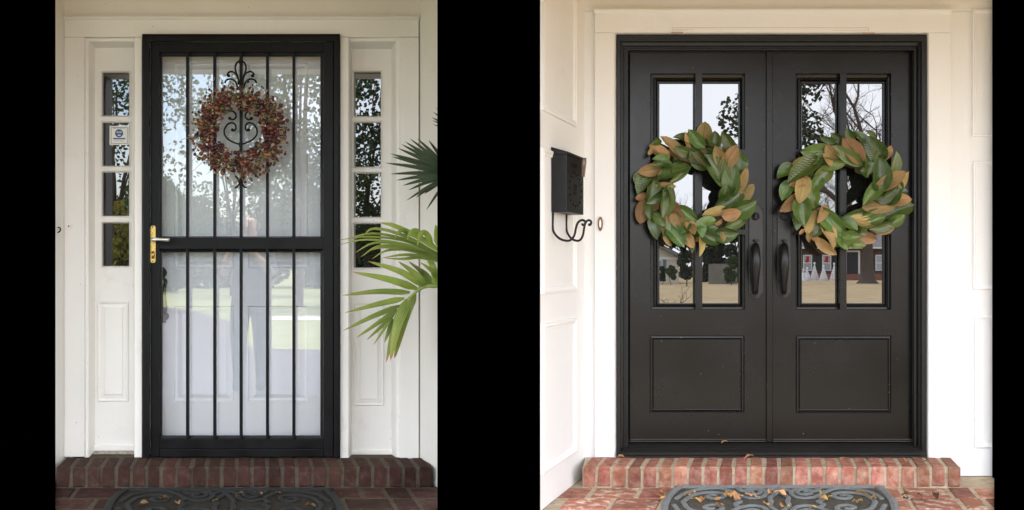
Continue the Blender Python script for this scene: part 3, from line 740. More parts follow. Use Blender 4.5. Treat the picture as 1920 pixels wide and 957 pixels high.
WL = [('B',505,28,490,150,100),('G',295,128,385,170,75),('B',378,92,410,195,50),('G',390,82,480,180,80),('G',570,90,560,190,80),('G',610,97,690,200,80),
 ('G',485,140,590,215,80),('G',300,205,410,240,80),('B',130,190,235,270,90),('B',210,125,330,250,80),('B',230,225,440,300,85),('B',372,225,465,305,60),('G',410,195,510,310,110),
 ('B',570,195,620,300,80),('G',745,222,728,345,100),('B',722,183,630,320,98),('G',500,240,620,420,130),('B',785,330,725,480,60),('G',680,300,680,485,118),
 ('B',832,443,742,552,84),('G',850,560,722,605,125),('G',650,445,630,540,70),('G',570,605,728,500,105),('G',795,655,665,720,72),('B',745,635,640,650,86),
 ('B',488,665,642,640,95),('G',730,775,600,762,105),('G',615,835,500,785,92),('B',622,830,608,755,55),('G',430,722,545,690,72),('G',600,740,500,748,60),
 ('G',490,800,438,728,82),('G',452,692,345,612,82),('B',436,778,395,705,66),('B',365,745,315,635,100),('B',342,625,268,596,72),('G',345,785,385,720,60),
 ('G',368,862,275,760,112),('B',428,872,388,790,66),('G',422,908,370,790,62),('B',472,926,475,805,58),('B',282,856,242,790,42),('G',182,808,165,660,88),
 ('G',230,795,240,700,58),('G',238,722,180,650,62),('B',228,792,266,630,62),('B',75,706,105,570,96),('G',138,676,130,575,62),('B',45,545,120,530,56),
 ('G',50,512,172,382,122),('G',130,562,160,440,92),('G',120,578,242,478,82),('G',225,672,230,498,106),('B',170,450,282,458,56),('G',285,610,255,478,58),
 ('G',270,442,372,350,52),('G',178,402,362,342,112),('B',54,362,182,342,84),('G',33,442,72,382,62),('G',150,327,255,308,42),('G',155,276,245,292,62),
 ('B',128,252,165,212,40),('G',145,182,188,150,52)]
WR = [('G',515,80,570,135,60),('G',585,85,640,200,80),('G',650,90,700,150,50),('G',350,140,440,160,50),('G',420,110,500,150,60),('B',385,180,450,260,80),
 ('B',500,130,602,272,112),('G',430,195,590,295,84),('B',365,240,410,310,52),('G',222,235,388,225,108),('G',522,312,365,290,86),('G',600,225,630,312,62),
 ('B',825,190,768,268,62),('G',655,130,745,260,122),('G',866,224,815,372,88),('G',665,392,690,238,78),('G',745,258,745,452,118),('B',158,312,278,275,72),
 ('G',58,396,155,335,92),('G',133,422,306,300,122),('G',300,312,372,304,42),('G',290,452,402,348,102),('B',133,456,262,430,52),('G',90,552,150,448,92),
 ('B',78,628,182,538,88),('B',205,574,232,422,104),('G',300,502,342,418,82),('G',305,612,290,478,98),('G',200,752,170,620,78),('G',240,718,230,568,118),
 ('B',352,598,298,642,52),('B',332,702,376,608,64),('B',263,774,312,648,80),('B',213,782,242,758,36),('B',270,832,285,768,42),('B',342,830,298,798,42),
 ('G',298,792,356,714,82),('B',457,918,343,818,72),('B',446,874,368,738,114),('B',522,762,500,688,44),('G',512,772,374,638,112),('G',536,882,478,784,92),
 ('G',616,792,510,802,82),('G',602,742,500,690,82),('B',548,668,692,712,78),('G',655,852,545,840,62),('G',660,742,618,772,52),('B',728,822,618,775,84),
 ('G',488,668,718,618,66),('G',608,684,716,630,62),('B',842,736,738,760,62),('G',680,752,826,698,74),('G',790,655,700,692,60),('G',912,650,818,702,72),
 ('G',758,662,926,598,108),('B',958,546,834,555,84),('G',932,490,888,502,52),('G',882,470,798,556,92),('G',862,470,738,532,82),('B',626,602,818,578,98),
 ('G',633,582,742,458,94),('B',942,360,890,472,54),('B',922,360,748,462,94)]
def magnolia_wreath(label, ox, oy, data, cxz, dfront):
    w_ = thing('magnolia_wreath', label, 'wreath', P(ox + cxz[0] / 3.546, oy + 900 / 3.546, dfront), 'magnolia wreaths on the double doors')
    # vine ring
    ringm = MB()
    for rr0, dd_ in ((255, .02), (285, .03), (235, .03)):
        pts = []
        for i in range(41):
            a = 2 * math.pi * i / 40; r1 = rr0 + 8 * math.sin(5 * a + rr0)
            pts.append(P(ox + (cxz[0] + r1 * math.cos(a)) / 3.546, oy + (cxz[1] + r1 * math.sin(a)) / 3.546, dfront + dd_))
        ringm.tube(pts, .013, 7, cap=False)
    ringm.build('vine_ring', 'vine', w_, smooth=True, fix=False)
    rnd_ = random.Random(ox)
    for i in range(46):       # leaves tucked behind, shade put into their dark colour
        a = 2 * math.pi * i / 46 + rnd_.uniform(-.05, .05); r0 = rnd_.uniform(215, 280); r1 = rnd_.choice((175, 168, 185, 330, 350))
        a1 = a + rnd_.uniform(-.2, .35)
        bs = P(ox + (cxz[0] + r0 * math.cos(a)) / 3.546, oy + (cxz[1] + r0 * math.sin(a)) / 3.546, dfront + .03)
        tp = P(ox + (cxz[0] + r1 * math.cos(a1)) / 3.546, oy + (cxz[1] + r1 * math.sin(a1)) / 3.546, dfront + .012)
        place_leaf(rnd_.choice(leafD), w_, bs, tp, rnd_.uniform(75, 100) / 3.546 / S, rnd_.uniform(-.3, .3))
    for i in range(44):       # green and tan leaves of the middle layer
        a = 2 * math.pi * i / 44 + rnd_.uniform(-.06, .06); r0 = rnd_.uniform(215, 330); a1 = a + rnd_.choice((.32, .38, -.25)); r1 = r0 + rnd_.uniform(-40, 70)
        bs = P(ox + (cxz[0] + r0 * math.cos(a)) / 3.546, oy + (cxz[1] + r0 * math.sin(a)) / 3.546, dfront + .036)
        tp = P(ox + (cxz[0] + min(r1, 375) * math.cos(a1)) / 3.546, oy + (cxz[1] + min(r1, 375) * math.sin(a1)) / 3.546, dfront + .04)
        place_leaf(rnd_.choice(leafG if rnd_.random() < .72 else leafB), w_, bs, tp, rnd_.uniform(75, 100) / 3.546 / S, rnd_.uniform(-.6, .6))
    for i, (kd, tx, ty, bx, by, wd) in enumerate(data):
        cr = math.hypot((tx + bx) / 2 - cxz[0], (ty + by) / 2 - cxz[1])
        prom = max(0.0, 1 - abs(cr - 290) / 190)
        d0 = dfront + .042 + .028 * prom + .0009 * (i % 9)
        d1 = d0 + rnd_.uniform(-.006, .040)
        bx, by = bx + (bx - tx) * .28, by + (by - ty) * .28
        bs = P(ox + bx / 3.546, oy + by / 3.546, d0 - .006); tp = P(ox + tx / 3.546, oy + ty / 3.546, d1)
        me = rnd_.choice(leafG if kd == 'G' else leafB)
        place_leaf(me, w_, bs, tp, wd * 1.10 / 3.546 / S, rnd_.uniform(-.75, .75))
    return w_
magnolia_wreath('magnolia leaf wreath on the left door leaf, green and tan leaves', 1180, 220, WL, (450, 480), -.065)
magnolia_wreath('magnolia leaf wreath on the right door leaf, green and tan leaves', 1440, 220, WR, (505, 500), -.065)

for i in range(26):
    a = random.uniform(0, 6.28); q0 = wr(a, random.uniform(55, 76)); a1 = a + random.uniform(-1.2, 1.2); ln = random.uniform(9, 16)
    place_leaf(random.choice(leafO), bw, P(*q0, .10), P(q0[0] + math.cos(a1) * ln, q0[1] - math.sin(a1) * ln, .12), 9 / S, random.uniform(-.6, .6))

# ================================================================== RIGHT HOUSE FRONT (after)
rw = thing('house_front', 'white painted wall and door surround of the house with double doors', 'house front', (X(1450), 0, 0))
dw = -.018
MB().box(.34, 2.75, -dw, .16, Z(20), 2.36).build('wall', 'white_wall', rw)
MB().box(.34, X(1116), -dw, .16, FL, Z(20) - .001).build('wall', 'white_wall', rw)
MB().box(X(1782), 2.75, -dw, .16, FL, Z(20) - .001).build('wall', 'white_wall', rw)
MB().pbox(1115, 25, 1783, 61.5, 0, -.1).build('header_board', 'white_new', rw, bevel=.002)
MB().pbox(1115, 61.8, 1152, 858, 0, -.1).build('casing_board', 'white_new', rw, bevel=.002)
MB().pbox(1741, 61.8, 1783, 862, 0, -.1).build('casing_board', 'white_new', rw, bevel=.002)
cm = MB(); cm.pbox(1114, 20.5, 1784.5, 24.8, .009, -.05); cm.pbox(1112.5, 16.5, 1786, 20.7, .018, -.05); cm.build('cap_moulding', 'white_new', rw, bevel=.002)
MB().ring([(1151.5, 61.2, 1741.5, 860, -.004), (1153, 62.5, 1740.5, 860, -.012), (1156, 65.5, 1738, 860, -.03), (1159, 68, 1735, 860, -.06)], 'ltr').build('caulk_bead', 'white_wall', rw)
scar = MB()
for (a, b_, c_, e_) in ((1259, 60.2, 1281, 62.3), (1618, 61.2, 1640, 63.0)): scar.pbox(a, b_, c_, e_, .0025, -.004)
scar.build('wood_shim', mat('bare wood scar', (.48, .33, .22), .8, .2, var=.2), rw)
scar = MB()
for (a, b_, c_, e_) in ((1260, 52, 1629, 52.7), (1260, 52, 1260.8, 59), (1628.2, 52, 1629, 59), (1262, 55, 1300, 55.5), (1262, 57, 1290, 57.5), (1560, 56.5, 1626, 57)): scar.pbox(a, b_, c_, e_, .0012, -.004)
scar.build('paint_scar', mat('chipped paint line', (.58, .50, .42), .8, .2, var=.2), rw)
# applied panel mouldings on the flat wall
for (l_, t_, r_, b_) in ((1823, 17, 1960, 256.5), (1825, 303, 1960, 543), (1828, 592, 1960, 840)):
    MB().ring([(l_, t_, r_, b_, dw), (l_ + .6, t_ + .6, r_, b_ - .6, dw + .012), (l_ + 3.5, t_ + 3.5, r_, b_ - 3.5, dw + .013), (l_ + 5.5, t_ + 5.5, r_, b_ - 5.5, dw + .007), (l_ + 8, t_ + 8, r_, b_ - 8, dw + .006), (l_ + 8.6, t_ + 8.6, r_, b_ - 8.6, dw)], 'ltb').build('panel_moulding', 'white_new', rw)
# splayed side wall on the left with its mouldings
SWd = .70
sx0, sx1 = X(1096, dw), X(1013, SWd)
side_wall(MB(), sx0, dw, sx1, SWd, FL, 2.36, -.06).build('side_wall', 'white_wall', rw)
sw_dir = Vector((sx1 - sx0, -(SWd - dw), 0)); SWL = sw_dir.length; sw_dir.normalize(); sw_n = Vector((-sw_dir.y, sw_dir.x, 0))
if sw_n.x < 0: sw_n = -sw_n
def SW(u, z, n=0.0): return tuple(Vector((sx0, -dw, 0)) + sw_dir * u + sw_n * n + Vector((0, 0, z)))
def sw_at(px):       # distance along the wall seen at pixel column px
    a, b_ = 0.0, SWL
    for _ in range(40):
        m_ = (a + b_) / 2; q = SW(m_, 0); pxm = 960 + q[0] * S * D / (D + q[1])
        if pxm > px: a = m_
        else: b_ = m_
    return a
def sw_z(u, py): q = SW(u, 0); return Z(py, -q[1])
u1, u2 = sw_at(1078), sw_at(1014.5)
zz = lambda py: sw_z(u1, py)
for (zt, zb) in ((2.34, zz(239)), (zz(301), zz(546)), (zz(596), zz(848))):
    mb = MB(); prof = [(0, 0), (.002, .012), (.012, .014), (.02, .008), (.028, .007), (.03, 0)]
    rect = []
    for (ins, hgt) in prof:
        rect.append([SW(u1 + ins, zt - ins, hgt), SW(u2 - ins, zt - ins, hgt), SW(u2 - ins, zb + ins, hgt), SW(u1 + ins, zb + ins, hgt)])
    for a, b_ in zip(rect, rect[1:]):
        for k_ in range(4): mb.add([a[k_], b_[k_], b_[(k_ + 1) % 4], a[(k_ + 1) % 4]], [(0, 1, 2, 3)])
    mb.build('panel_moulding', 'white_new', rw)

# ---- steel door frame and sill
df_ = thing('door_frame', 'stepped black steel frame with ribbed sill around the double doors', 'door frame', (X(1447), .04, 0))
MB().ring([(1156.5, 66, 1737.3, 857, -.06), (1156.5, 66, 1737.3, 857, -.016), (1157.3, 67, 1736.6, 857, -.0145), (1163, 77.5, 1728.4, 857, -.0145), (1163.8, 78.6, 1727.6, 857, -.017), (1164.4, 79.4, 1727, 857, -.040), (1169, 85.5, 1723, 857, -.042),
           (1169.4, 86, 1722.5, 857, -.036), (1170.4, 87, 1721.5, 857, -.036), (1171, 87.8, 1720.8, 857, -.05), (1173.6, 90.8, 1718.6, 857, -.05), (1174.2, 91.5, 1718, 857, -.043), (1177, 94.6, 1714, 857, -.043), (1177.8, 95.6, 1713.2, 857, -.052), (1178.3, 96.2, 1712.8, 857, -.095), (1186, 104, 1706, 857, -.1)], 'ltr').build('jamb_moulding', 'steel_trim', df_)
MB().box(X(1150), X(1745), .135, .16, 0.0, Z(60)).build('back_board', 'steel_trim', df_)
prof = [(829.5, -.095)]
for i in range(6):
    a = 830 + i * 2.9; dd_ = -.088 + i * .0165
    prof += [(a, dd_), (a + .7, dd_ + .0015), (a + 2.0, dd_ + .012), (a + 2.4, dd_ + .012)]
prof += [(848, .006), (849, .010), (853, .010), (855, .006), (857.9, .006), (857.9, -.1)]
sm = MB(); rows_ = [(P(1164 + max(0, (846 - y)) * .9 , y, d), P(1728 - max(0, (846 - y)) * .9, y, d)) for y, d in prof]
for a, b_ in zip(rows_, rows_[1:]): sm.quad(a[0], a[1], b_[1], b_[0])
sm.build('sill', 'sill', df_)
sm2 = MB(); sm2.pbox(1158, 847, 1736, 857.8, -.002, -.09); sm2.build('sill_base', 'sill', df_)
for (a, c_) in ((1183, 1436), (1450, 1708)):
    MB().pbox(a, 823.5, c_, 825, -.074, -.09).build('door_sweep', 'sweep', df_)
    MB().pbox(a, 827, c_, 828.6, -.072, -.09).build('door_sweep', 'sweep', df_)

# ---- the two door leaves
dL = -.08
def door_leaf(label, x0, x1, op, glass_rect, munt, panel, plate, hx, flip):
    t0 = thing('front_door', label, 'door', ((X(x0) + X(x1)) / 2, .08, Z(822)), 'pair of black steel double doors')
    ol, ot, orr, ob = op; gl, gt, gr, gb = glass_rect; ml, mr_ = munt
    face = MB(); xs = [x0, ol, orr, x1]; ys = [100, ot, ob, panel[1], panel[3], 823]
    for i in range(3):
        for j in range(5):
            if i == 1 and j in (1, 3): continue
            pl_, pr_ = xs[i], xs[i + 1]
            if panel[0] != ol and j == 3: 
                pl_ = (x0, panel[0], panel[2])[i]; pr_ = (panel[0], panel[2], x1)[i]
            face.panel(pl_, ys[j], pr_, ys[j + 1], dL)
    # edges of the leaf
    for (a, c_) in ((x0, -1), (x1, 1)):
        face.quad(P(a, 100, dL), P(a, 823, dL), (X(a, dL), .12, Z(823, dL)), (X(a, dL), .12, Z(100, dL)))
    face.quad(P(x0, 823, dL), P(x1, 823, dL), (X(x1, dL), .12, Z(823, dL)), (X(x0, dL), .12, Z(823, dL)))
    face.build('face', 'steel', t0)
    def lerp(a, b_, t): return a + (b_ - a) * t
    def rc(t, d, k=1): return (lerp(ol, gl, t), lerp(ot, gt, t), lerp(orr, gr, t), lerp(ob, gb, t), d)
    MB().ring([rc(0, dL), rc(.05, dL - .002), rc(.09, dL - .028), rc(.40, dL - .030), rc(.45, dL - .020), rc(.62, dL - .018), rc(.68, dL - .024), rc(.72, dL - .032), rc(.78, dL - .028), rc(.92, dL - .028), rc(1, dL - .040)]).build('glazing_moulding', 'steel', t0)
    ycuts = [gt, 285.5, 435, gb]; xm = (ml + mr_) / 2
    for j in range(3):
        for (a, c_) in ((gl, xm), (xm, gr)):
            MB().panel(a, ycuts[j], c_, ycuts[j + 1], dL - .0395).build('pane', 'glass_new', t0, fix=False)
    bars = MB(); bars.box(X(ml, dL), X(mr_, dL), -dL - .001, -dL + .026, Z(ot, dL) + .001, Z(ob, dL) - .001)
    bars.build('muntin', 'steel', t0, bevel=.0015)
    for (ya, yb) in ((280, 291), (430, 440.5)):
        for (a, c_) in ((ol - .5, ml + .2), (mr_ - .2, orr + .5)):
            MB().box(X(a, dL), X(c_, dL), -dL - .0005, -dL + .026, Z(ya, dL), Z(yb, dL)).build('muntin', 'steel', t0, bevel=.0015)
    a, b_, c_, e_ = panel
    MB().ring([(a, b_, c_, e_, dL), (a + .5, b_ + .5, c_ - .5, e_ - .5, dL - .007), (a + 1.6, b_ + 1.6, c_ - 1.6, e_ - 1.6, dL - .007), (a + 2.2, b_ + 2.2, c_ - 2.2, e_ - 2.2, dL + .002), (a + 5, b_ + 5, c_ - 5, e_ - 5, dL + .003), (a + 6.2, b_ + 6.2, c_ - 6.2, e_ - 6.2, dL - .003), (a + 7.4, b_ + 7.4, c_ - 7.4, e_ - 7.4, dL - .004), (a + 8, b_ + 8, c_ - 8, e_ - 8, dL - .001)]).panel(a + 8, b_ + 8, c_ - 8, e_ - 8, dL - .001).build('panel', 'steel', t0)
    # handle set
    l_, r_ = plate; yt, yb = 393.5, 550.5; cx_ = (l_ + r_) / 2
    def arc(cx0, cy0, rad, a0, a1, n=9): return [(cx0 + rad * math.cos(R(a0 + (a1 - a0) * i / n)), cy0 + rad * math.sin(R(a0 + (a1 - a0) * i / n))) for i in range(n + 1)]
    hw = (r_ - l_) / 2
    out = [(l_, yt), (l_ + 3.4, yt), ] + arc(cx_, yt, hw - 3.4, 180, 360) + [(r_ - 3.4, yt), (r_, yt), (r_, yb), (r_ - 3.4, yb)] + arc(cx_, yb, hw - 3.4, 0, 180) + [(l_ + 3.4, yb), (l_, yb)]
    o2 = []
    for q in out:
        if not o2 or math.hypot(q[0] - o2[-1][0], q[1] - o2[-1][1]) > .3: o2.append(q)
    if math.hypot(o2[0][0] - o2[-1][0], o2[0][1] - o2[-1][1]) < .3: o2.pop()
    dp = dL + .007
    shadow = MB().prism([(X(cx_ + (a_ - cx_) * 1.07, dL), Z(472 + (b1 - 472) * 1.012, dL)) for a_, b1 in o2], -dL - .0015, -dL + .001).build('plate_shadow', 'iron', t0)  # dark sheet behind the handle plate, added as its shadow outline
    pt = MB().prism([(X(a_, dp), Z(b1, dp)) for a_, b1 in o2], -dp, -dL - .001)  .build('handle_plate', 'plate', t0, bevel=.0015)
    pull = [P(hx, 462, dp - .002), P(hx, 462, dp + .018), P(hx, 464, dp + .034), P(hx, 474, dp + .046), P(hx, 487, dp + .052), P(hx, 502, dp + .052), P(hx, 520, dp + .044), P(hx, 535, dp + .034), P(hx, 546, dp + .024), P(hx, 549, dp + .012), P(hx, 550.5, dp - .002)]
    rad = [6.2, 6.6, 7.0, 8.2, 9.2, 8.8, 6.8, 5.4, 4.9, 4.5, 4.2]
    pc = catmull(pull, 4)
    def rf(t): i = min(len(rad) - 2, int(t * (len(rad) - 1))); f = t * (len(rad) - 1) - i; return (rad[i] * (1 - f) + rad[i + 1] * f) / S
    MB().tube(pc, rf, 14).build('pull_handle', 'steel_trim', t0, smooth=True)
    MB().tube([P(hx, 552.6, dp - .002), P(hx, 552.6, dp + .012), P(hx, 552.6, dp + .016)], lambda t: .0105 if t < .8 else .008, 12).build('pull_foot', 'sweep', t0, smooth=True)
    th = MB().prism([(X(hx - 5, dp), Z(449.6, dp)), (X(hx + 5, dp), Z(449.6, dp)), (X(hx + 3.2, dp), Z(453.5, dp)), (X(hx, dp), Z(455, dp)), (X(hx - 3.2, dp), Z(453.5, dp))], -dp - .022, -dp + .001).build('thumb_latch', 'iron', t0, bevel=.001)
    q = [P(hx, 406, dp - .001), P(hx, 406, dp + .010), P(hx, 406, dp + .013)]
    lk = MB().tube(q, lambda t: 7.2 / S if t < .7 else 6.0 / S, 20).build('deadbolt', 'iron', t0, smooth=False, bevel=.001)
    MB().pbox(hx - 1.6, 400.4, hx + 1.6, 411.6, dp + .022, dp + .01).build('thumb_turn', 'steel_trim', lk, bevel=.0015)
    return t0
door_leaf('left leaf of the black double doors, six panes above one panel', 1181.5, 1437, (1219, 138, 1397, 581), (1236.5, 158, 1384.8, 568.5), (1304, 1317), (1218, 629, 1396, 774.5), (1404.5, 1430.5), 1417, 0)
door_leaf('right leaf of the black double doors, six panes above one panel', 1449, 1710, (1492, 138, 1671, 581), (1503.8, 158, 1655.2, 568.5), (1575, 1587.5), (1492, 629.5, 1671.5, 775.5), (1458, 1482.5), 1470.5, 1)
o = MB().pbox(1437.6, 97, 1448.6, 829, dL + .012, dL - .04).build('astragal', 'steel', df_, bevel=.0015)

# ---- mailbox with scroll hooks on the side wall
mb_ = thing('mailbox', 'black metal wall mailbox with scrolled paper hooks on the side wall', 'mailbox', SW(sw_at(1045), Z(420, .4)))
ua, ub = sw_at(1033), sw_at(1066)        # near and far end along the wall
if ua < ub: ua, ub = ub, ua
zt, zb = sw_z(ua, 281), sw_z(ua, 398)
dpt = .072
def prism_sw(mb, u0, u1_, z0, z1, n0, n1):
    c = [SW(u, z, n) for n in (n0, n1) for z in (z0, z1) for u in (u0, u1_)]
    return mb.add(c, [(0, 1, 3, 2), (4, 6, 7, 5), (0, 4, 5, 1), (2, 3, 7, 6), (0, 2, 6, 4), (1, 5, 7, 3)])
prism_sw(MB(), ub, ua, zb, zt - .02, .002, dpt).build('box', 'iron', mb_, bevel=.003)
lid = MB(); lid.add([SW(ub - .006, zt - .022, .002), SW(ua + .006, zt - .022, .002), SW(ua + .006, zt - .022, dpt + .008), SW(ub - .006, zt - .022, dpt + .008), SW(ub - .006, zt + .012, .002), SW(ua + .006, zt + .012, .002), SW(ua + .006, zt - .012, dpt + .008), SW(ub - .006, zt - .012, dpt + .008)],
                    [(0, 3, 2, 1), (4, 5, 6, 7), (0, 1, 5, 4), (1, 2, 6, 5), (2, 3, 7, 6), (3, 0, 4, 7)]); lid.build('lid', 'iron', mb_, bevel=.002)
# pierced rosette (raised bosses) on the broad face
ros = MB(); uc, zc = (ua + ub) / 2, (zt + zb) / 2 - .03
for i in range(16):
    a = 2 * math.pi * i / 16; ru = (ua - ub) * .36; 
    c0 = Vector(SW(uc + math.cos(a) * ru, zc + math.sin(a) * .075, dpt)); ros.tube([c0 - sw_n * .002, c0 + sw_n * .003], .006, 6)
for i in range(3):
    for j in range(3):
        c0 = Vector(SW(uc + (i - 1) * .018, zc + (j - 1) * .018, dpt)); ros.tube([c0 - sw_n * .002, c0 + sw_n * .003], .006, 6)
ros.build('rosette', 'steel', mb_)
prism_sw(MB(), uc - .06, uc + .06, zt - .066, zt - .052, dpt - .001, dpt + .004).build('mail_slot', 'steel', mb_)
def hook(pts, un):
    return MB().tube(catmull([SW(un + du, sw_z(un, py), n_) for du, py, n_ in pts], 6), .0058, 6, flat=.5).build('scroll_hook', 'iron', mb_, smooth=True)
hkp = [(0, 392, .006), (0, 425, .004), (0, 438, .012), (0, 448, .036), (0, 452, .066), (0, 450, .088), (0, 441, .103), (0, 428, .110), (0, 419, .118), (0, 414, .134), (0, 416, .150), (0, 421, .150), (0, 423, .141), (0, 420, .137)]
hook(hkp, ua - .015); hook([(a_, b_, c_ * .8) for a_, b_, c_ in hkp], ub + .05)
pegs = thing('clothes_peg', 'weathered wooden clothes peg clipped on the mailbox corner', 'clothes peg', SW(ub, zt - .05, dpt))
for s_ in (-1, 1):
    c0 = Vector(SW(ub + .035, zt - .035, dpt + .012 + s_ * .006)); c1 = Vector(SW(ub + .045, zt - .10, dpt + .010 + s_ * .003))
    MB().tube([c0 + Vector((0, 0, .022)), c0, c1], .0055, 6).build('prong', 'wood_peg', pegs)
# doorbell
dbz = thing('doorbell', 'bronze oval doorbell with pale button on the casing board', 'doorbell', P(1126, 430, 0))
def ell(cx_, cy_, rx, ry, d, n=20): return [(X(cx_, d) + rx / S * math.cos(2 * math.pi * i / n), Z(cy_, d) + ry / S * math.sin(2 * math.pi * i / n)) for i in range(n)]
MB().prism(ell(1126, 417.5, 8, 8, .002), -.002, -.0001).build('washer', 'white_old', dbz)
MB().prism(ell(1126, 420, 4.4, 13.5, .010), -.012, -.001).build('case', 'bronze', dbz, bevel=.002)
MB().prism(ell(1125.4, 419.5, 2.0, 7.8, .015), -.016, -.011).build('button', 'lit_button', dbz, bevel=.001)

# ================================================================== DOORMATS
def doormat(label, cxp, top, rub, back, key):
    k = (BAYS[key]['cx'] - 960) / (S * D); d0 = D - (EZ - FL) * S * D / (top - 498)
    xc = X(cxp, d0) + k * d0
    def W(u, v, z): return (xc + u - k * (d0 + v), -(d0 + v), FL + z)
    m_ = thing('doormat', label, 'doormat', W(0, .3, 0))
    hw, dep = .465, .60
    bk = MB(); n = 12
    out = [(-hw + .03, .02), (hw - .03, .02), (hw - .005, .06), (hw + .02, .3), (hw - .005, dep - .06), (hw - .03, dep - .02), (-hw + .03, dep - .02), (-hw + .005, dep - .06), (-hw - .02, .3), (-hw + .005, .06)]
    vs = [W(u, v, .006) for u, v in out] + [W(u, v, .0015) for u, v in out]; q = len(out)
    bk.add(vs, [tuple(range(q))] + [(i, i + q, (i + 1) % q + q, (i + 1) % q) for i in range(q)]); bk.build('backing', back, m_)
    bord = [(-hw + .02, 0), (0, 0), (hw - .02, 0), (hw, .02), (hw + .022, .15), (hw + .03, .3), (hw + .022, .45), (hw, dep - .02), (hw - .02, dep), (0, dep), (-hw + .02, dep), (-hw, dep - .02), (-hw - .022, .45), (-hw - .03, .3), (-hw - .022, .15), (-hw, .02), (-hw + .02, 0)]
    def rib(name, uv, wd=.014, h=.013):
        pts = catmull([W(u, v, .010) for u, v in uv], 5)
        MB().tube(pts, wd, 6, flat=.45, up=(0, 0, 1)).build(name, rub, m_, smooth=False)
    rib('border', bord, .018)
    A = [[(-.455, .24), (-.42, .12), (-.36, .05), (-.30, .028), (-.255, .045), (-.21, .11), (-.17, .19), (-.12, .23), (-.07, .20), (-.055, .12), (-.08, .05)],
         [(-.42, .30), (-.39, .18), (-.34, .125), (-.28, .12), (-.245, .16), (-.255, .22), (-.295, .24), (-.32, .20), (-.30, .17), (-.28, .18)],
         [(-.19, .03), (-.165, .09), (-.13, .055), (-.09, .07), (-.085, .13), (-.115, .16), (-.145, .135), (-.135, .10), (-.115, .105)],
         [(0, .02), (-.01, .12), (-.04, .22), (-.035, .30)], [(-.01, .04), (-.05, .09), (-.06, .16)], [(-.17, .19), (-.19, .25), (-.17, .30)], [(-.34, .02), (-.30, .028), (-.26, .02)]]
    for c_ in A:
        for sx in (1, -1):
            for sy in (0, 1):
                rib('scroll_rib', [(u * sx, dep - v if sy else v) for u, v in c_], .0125)
    return m_, W
matR, WRt = doormat('grey scrollwork rubber doormat scattered with leaves before the double doors', 1460, 917, 'rubber_new', 'mat_back_new', 'R')
matL, WLt = doormat('dark scrollwork rubber doormat in front of the storm door', 423, 922, 'rubber_old', 'mat_back_old', 'L')

# ================================================================== FALLEN LEAVES
fallR = [leaf_mesh('leaf', 'dry_leaf', .5, .5, .9, 1.2, wave=.10, seed=70 + i) for i in range(3)] + [leaf_mesh('leaf', 'dry_leaf', .42, -.3, -.8, -1.0, wave=.14, seed=80)]
fallL = [leaf_mesh('leaf', 'dry_leaf_old', .5, .5, .9, 1.2, wave=.10, seed=90 + i) for i in range(2)]
def fallen(px, py, size, z, meshes, label, group):
    pt = FP(px, py, z); o = link('fallen_leaf', random.choice(meshes), None)
    o.location = (pt[0], pt[1], z + .006); o.scale = (size / S, size * random.uniform(.7, 1.15) / S, size * .6 / S)
    o.rotation_euler = (random.uniform(-.5, .5), random.uniform(-.7, .2), random.uniform(0, 6.28))
    tag(o, label, 'leaf', group); return o
for (px, py, s_) in ((1285, 932, 17), (1296, 928, 15), (1318, 934, 20), (1340, 938, 17), (1312, 942, 16), (1370, 934, 22), (1360, 933, 13), (1386, 941, 20), (1412, 929, 18), (1424, 935, 14), (1396, 931, 10), (1358, 951, 18), (1447, 929, 15), (1475, 931, 22), (1478, 949, 12), (1447, 948, 14), (1540, 929, 16), (1552, 940, 22), (1560, 935, 14), (1605, 943, 18), (1617, 942, 14), (1470, 954, 12), (1518, 955, 12)):
    fallen(px, py, s_, FL + .016, fallR, 'curled tan fallen leaf lying on the grey scrollwork doormat', 'fallen leaves on the grey doormat')
for (px, py, s_) in ((1640, 936, 24), (1628, 931, 22)):
    fallen(px, py, s_, FL + .018, fallR, 'large tan fallen leaf over the right edge of the grey doormat', 'fallen leaves at the doormat edge')
for (px, py, s_) in ((1232, 929, 15), (1246, 931, 17), (1258, 928, 15), (1250, 936, 15), (1240, 934, 12)):
    fallen(px, py, s_, FL + .006, fallR, 'tan leaf in the little heap on bricks left of the grey doormat', 'leaf heap beside the grey doormat')
for (px, py, s_) in ((1700, 938, 18), (1757, 938, 24), (1735, 945, 12), (1690, 932, 14), (1786, 925, 12), (1720, 929, 11)):
    fallen(px, py, s_, FL + .006, fallL, 'dull brown leaf on the brick floor right of the grey doormat', 'brown leaves right of the grey doormat')
for (px, py, s_, lb) in ((1157, 860, 14, 'tan leaf on the brick step at the foot of the left casing'), (1395, 863, 18, 'flat tan leaf on the step below the left door leaf'),
                    (1575, 864, 13, 'small tan leaf on the step below the right door leaf'), (1706, 866, 20, 'tan leaf on the step near the right end of the sill'),
                    (1740, 868, 9, 'tiny dark leaf on the step beside the right casing'), (1630, 868, 12, 'brown leaf lying in a mortar joint of the step right of centre')):
    fallen(px, py, s_, .004, fallR if s_ > 12 else fallL, lb, None)
fl = link('fallen_leaf', fallR[0], None); fl.location = (X(1352, -.05), .05, Z(836, -.05) + .012); fl.scale = (14 / S, 12 / S, 8 / S); fl.rotation_euler = (.2, -.4, .3)
tag(fl, 'curled tan leaf on the ribbed black door sill', 'leaf')
for (px, py, s_) in ((300, 938, 20), (280, 945, 22), (335, 948, 16), (443, 933, 16), (515, 928, 12), (408, 940, 10), (570, 952, 20), (492, 930, 10)):
    fallen(px, py, s_, FL + .016, fallL, 'brown fallen leaf on the dark scrollwork doormat', 'fallen leaves on the dark doormat')

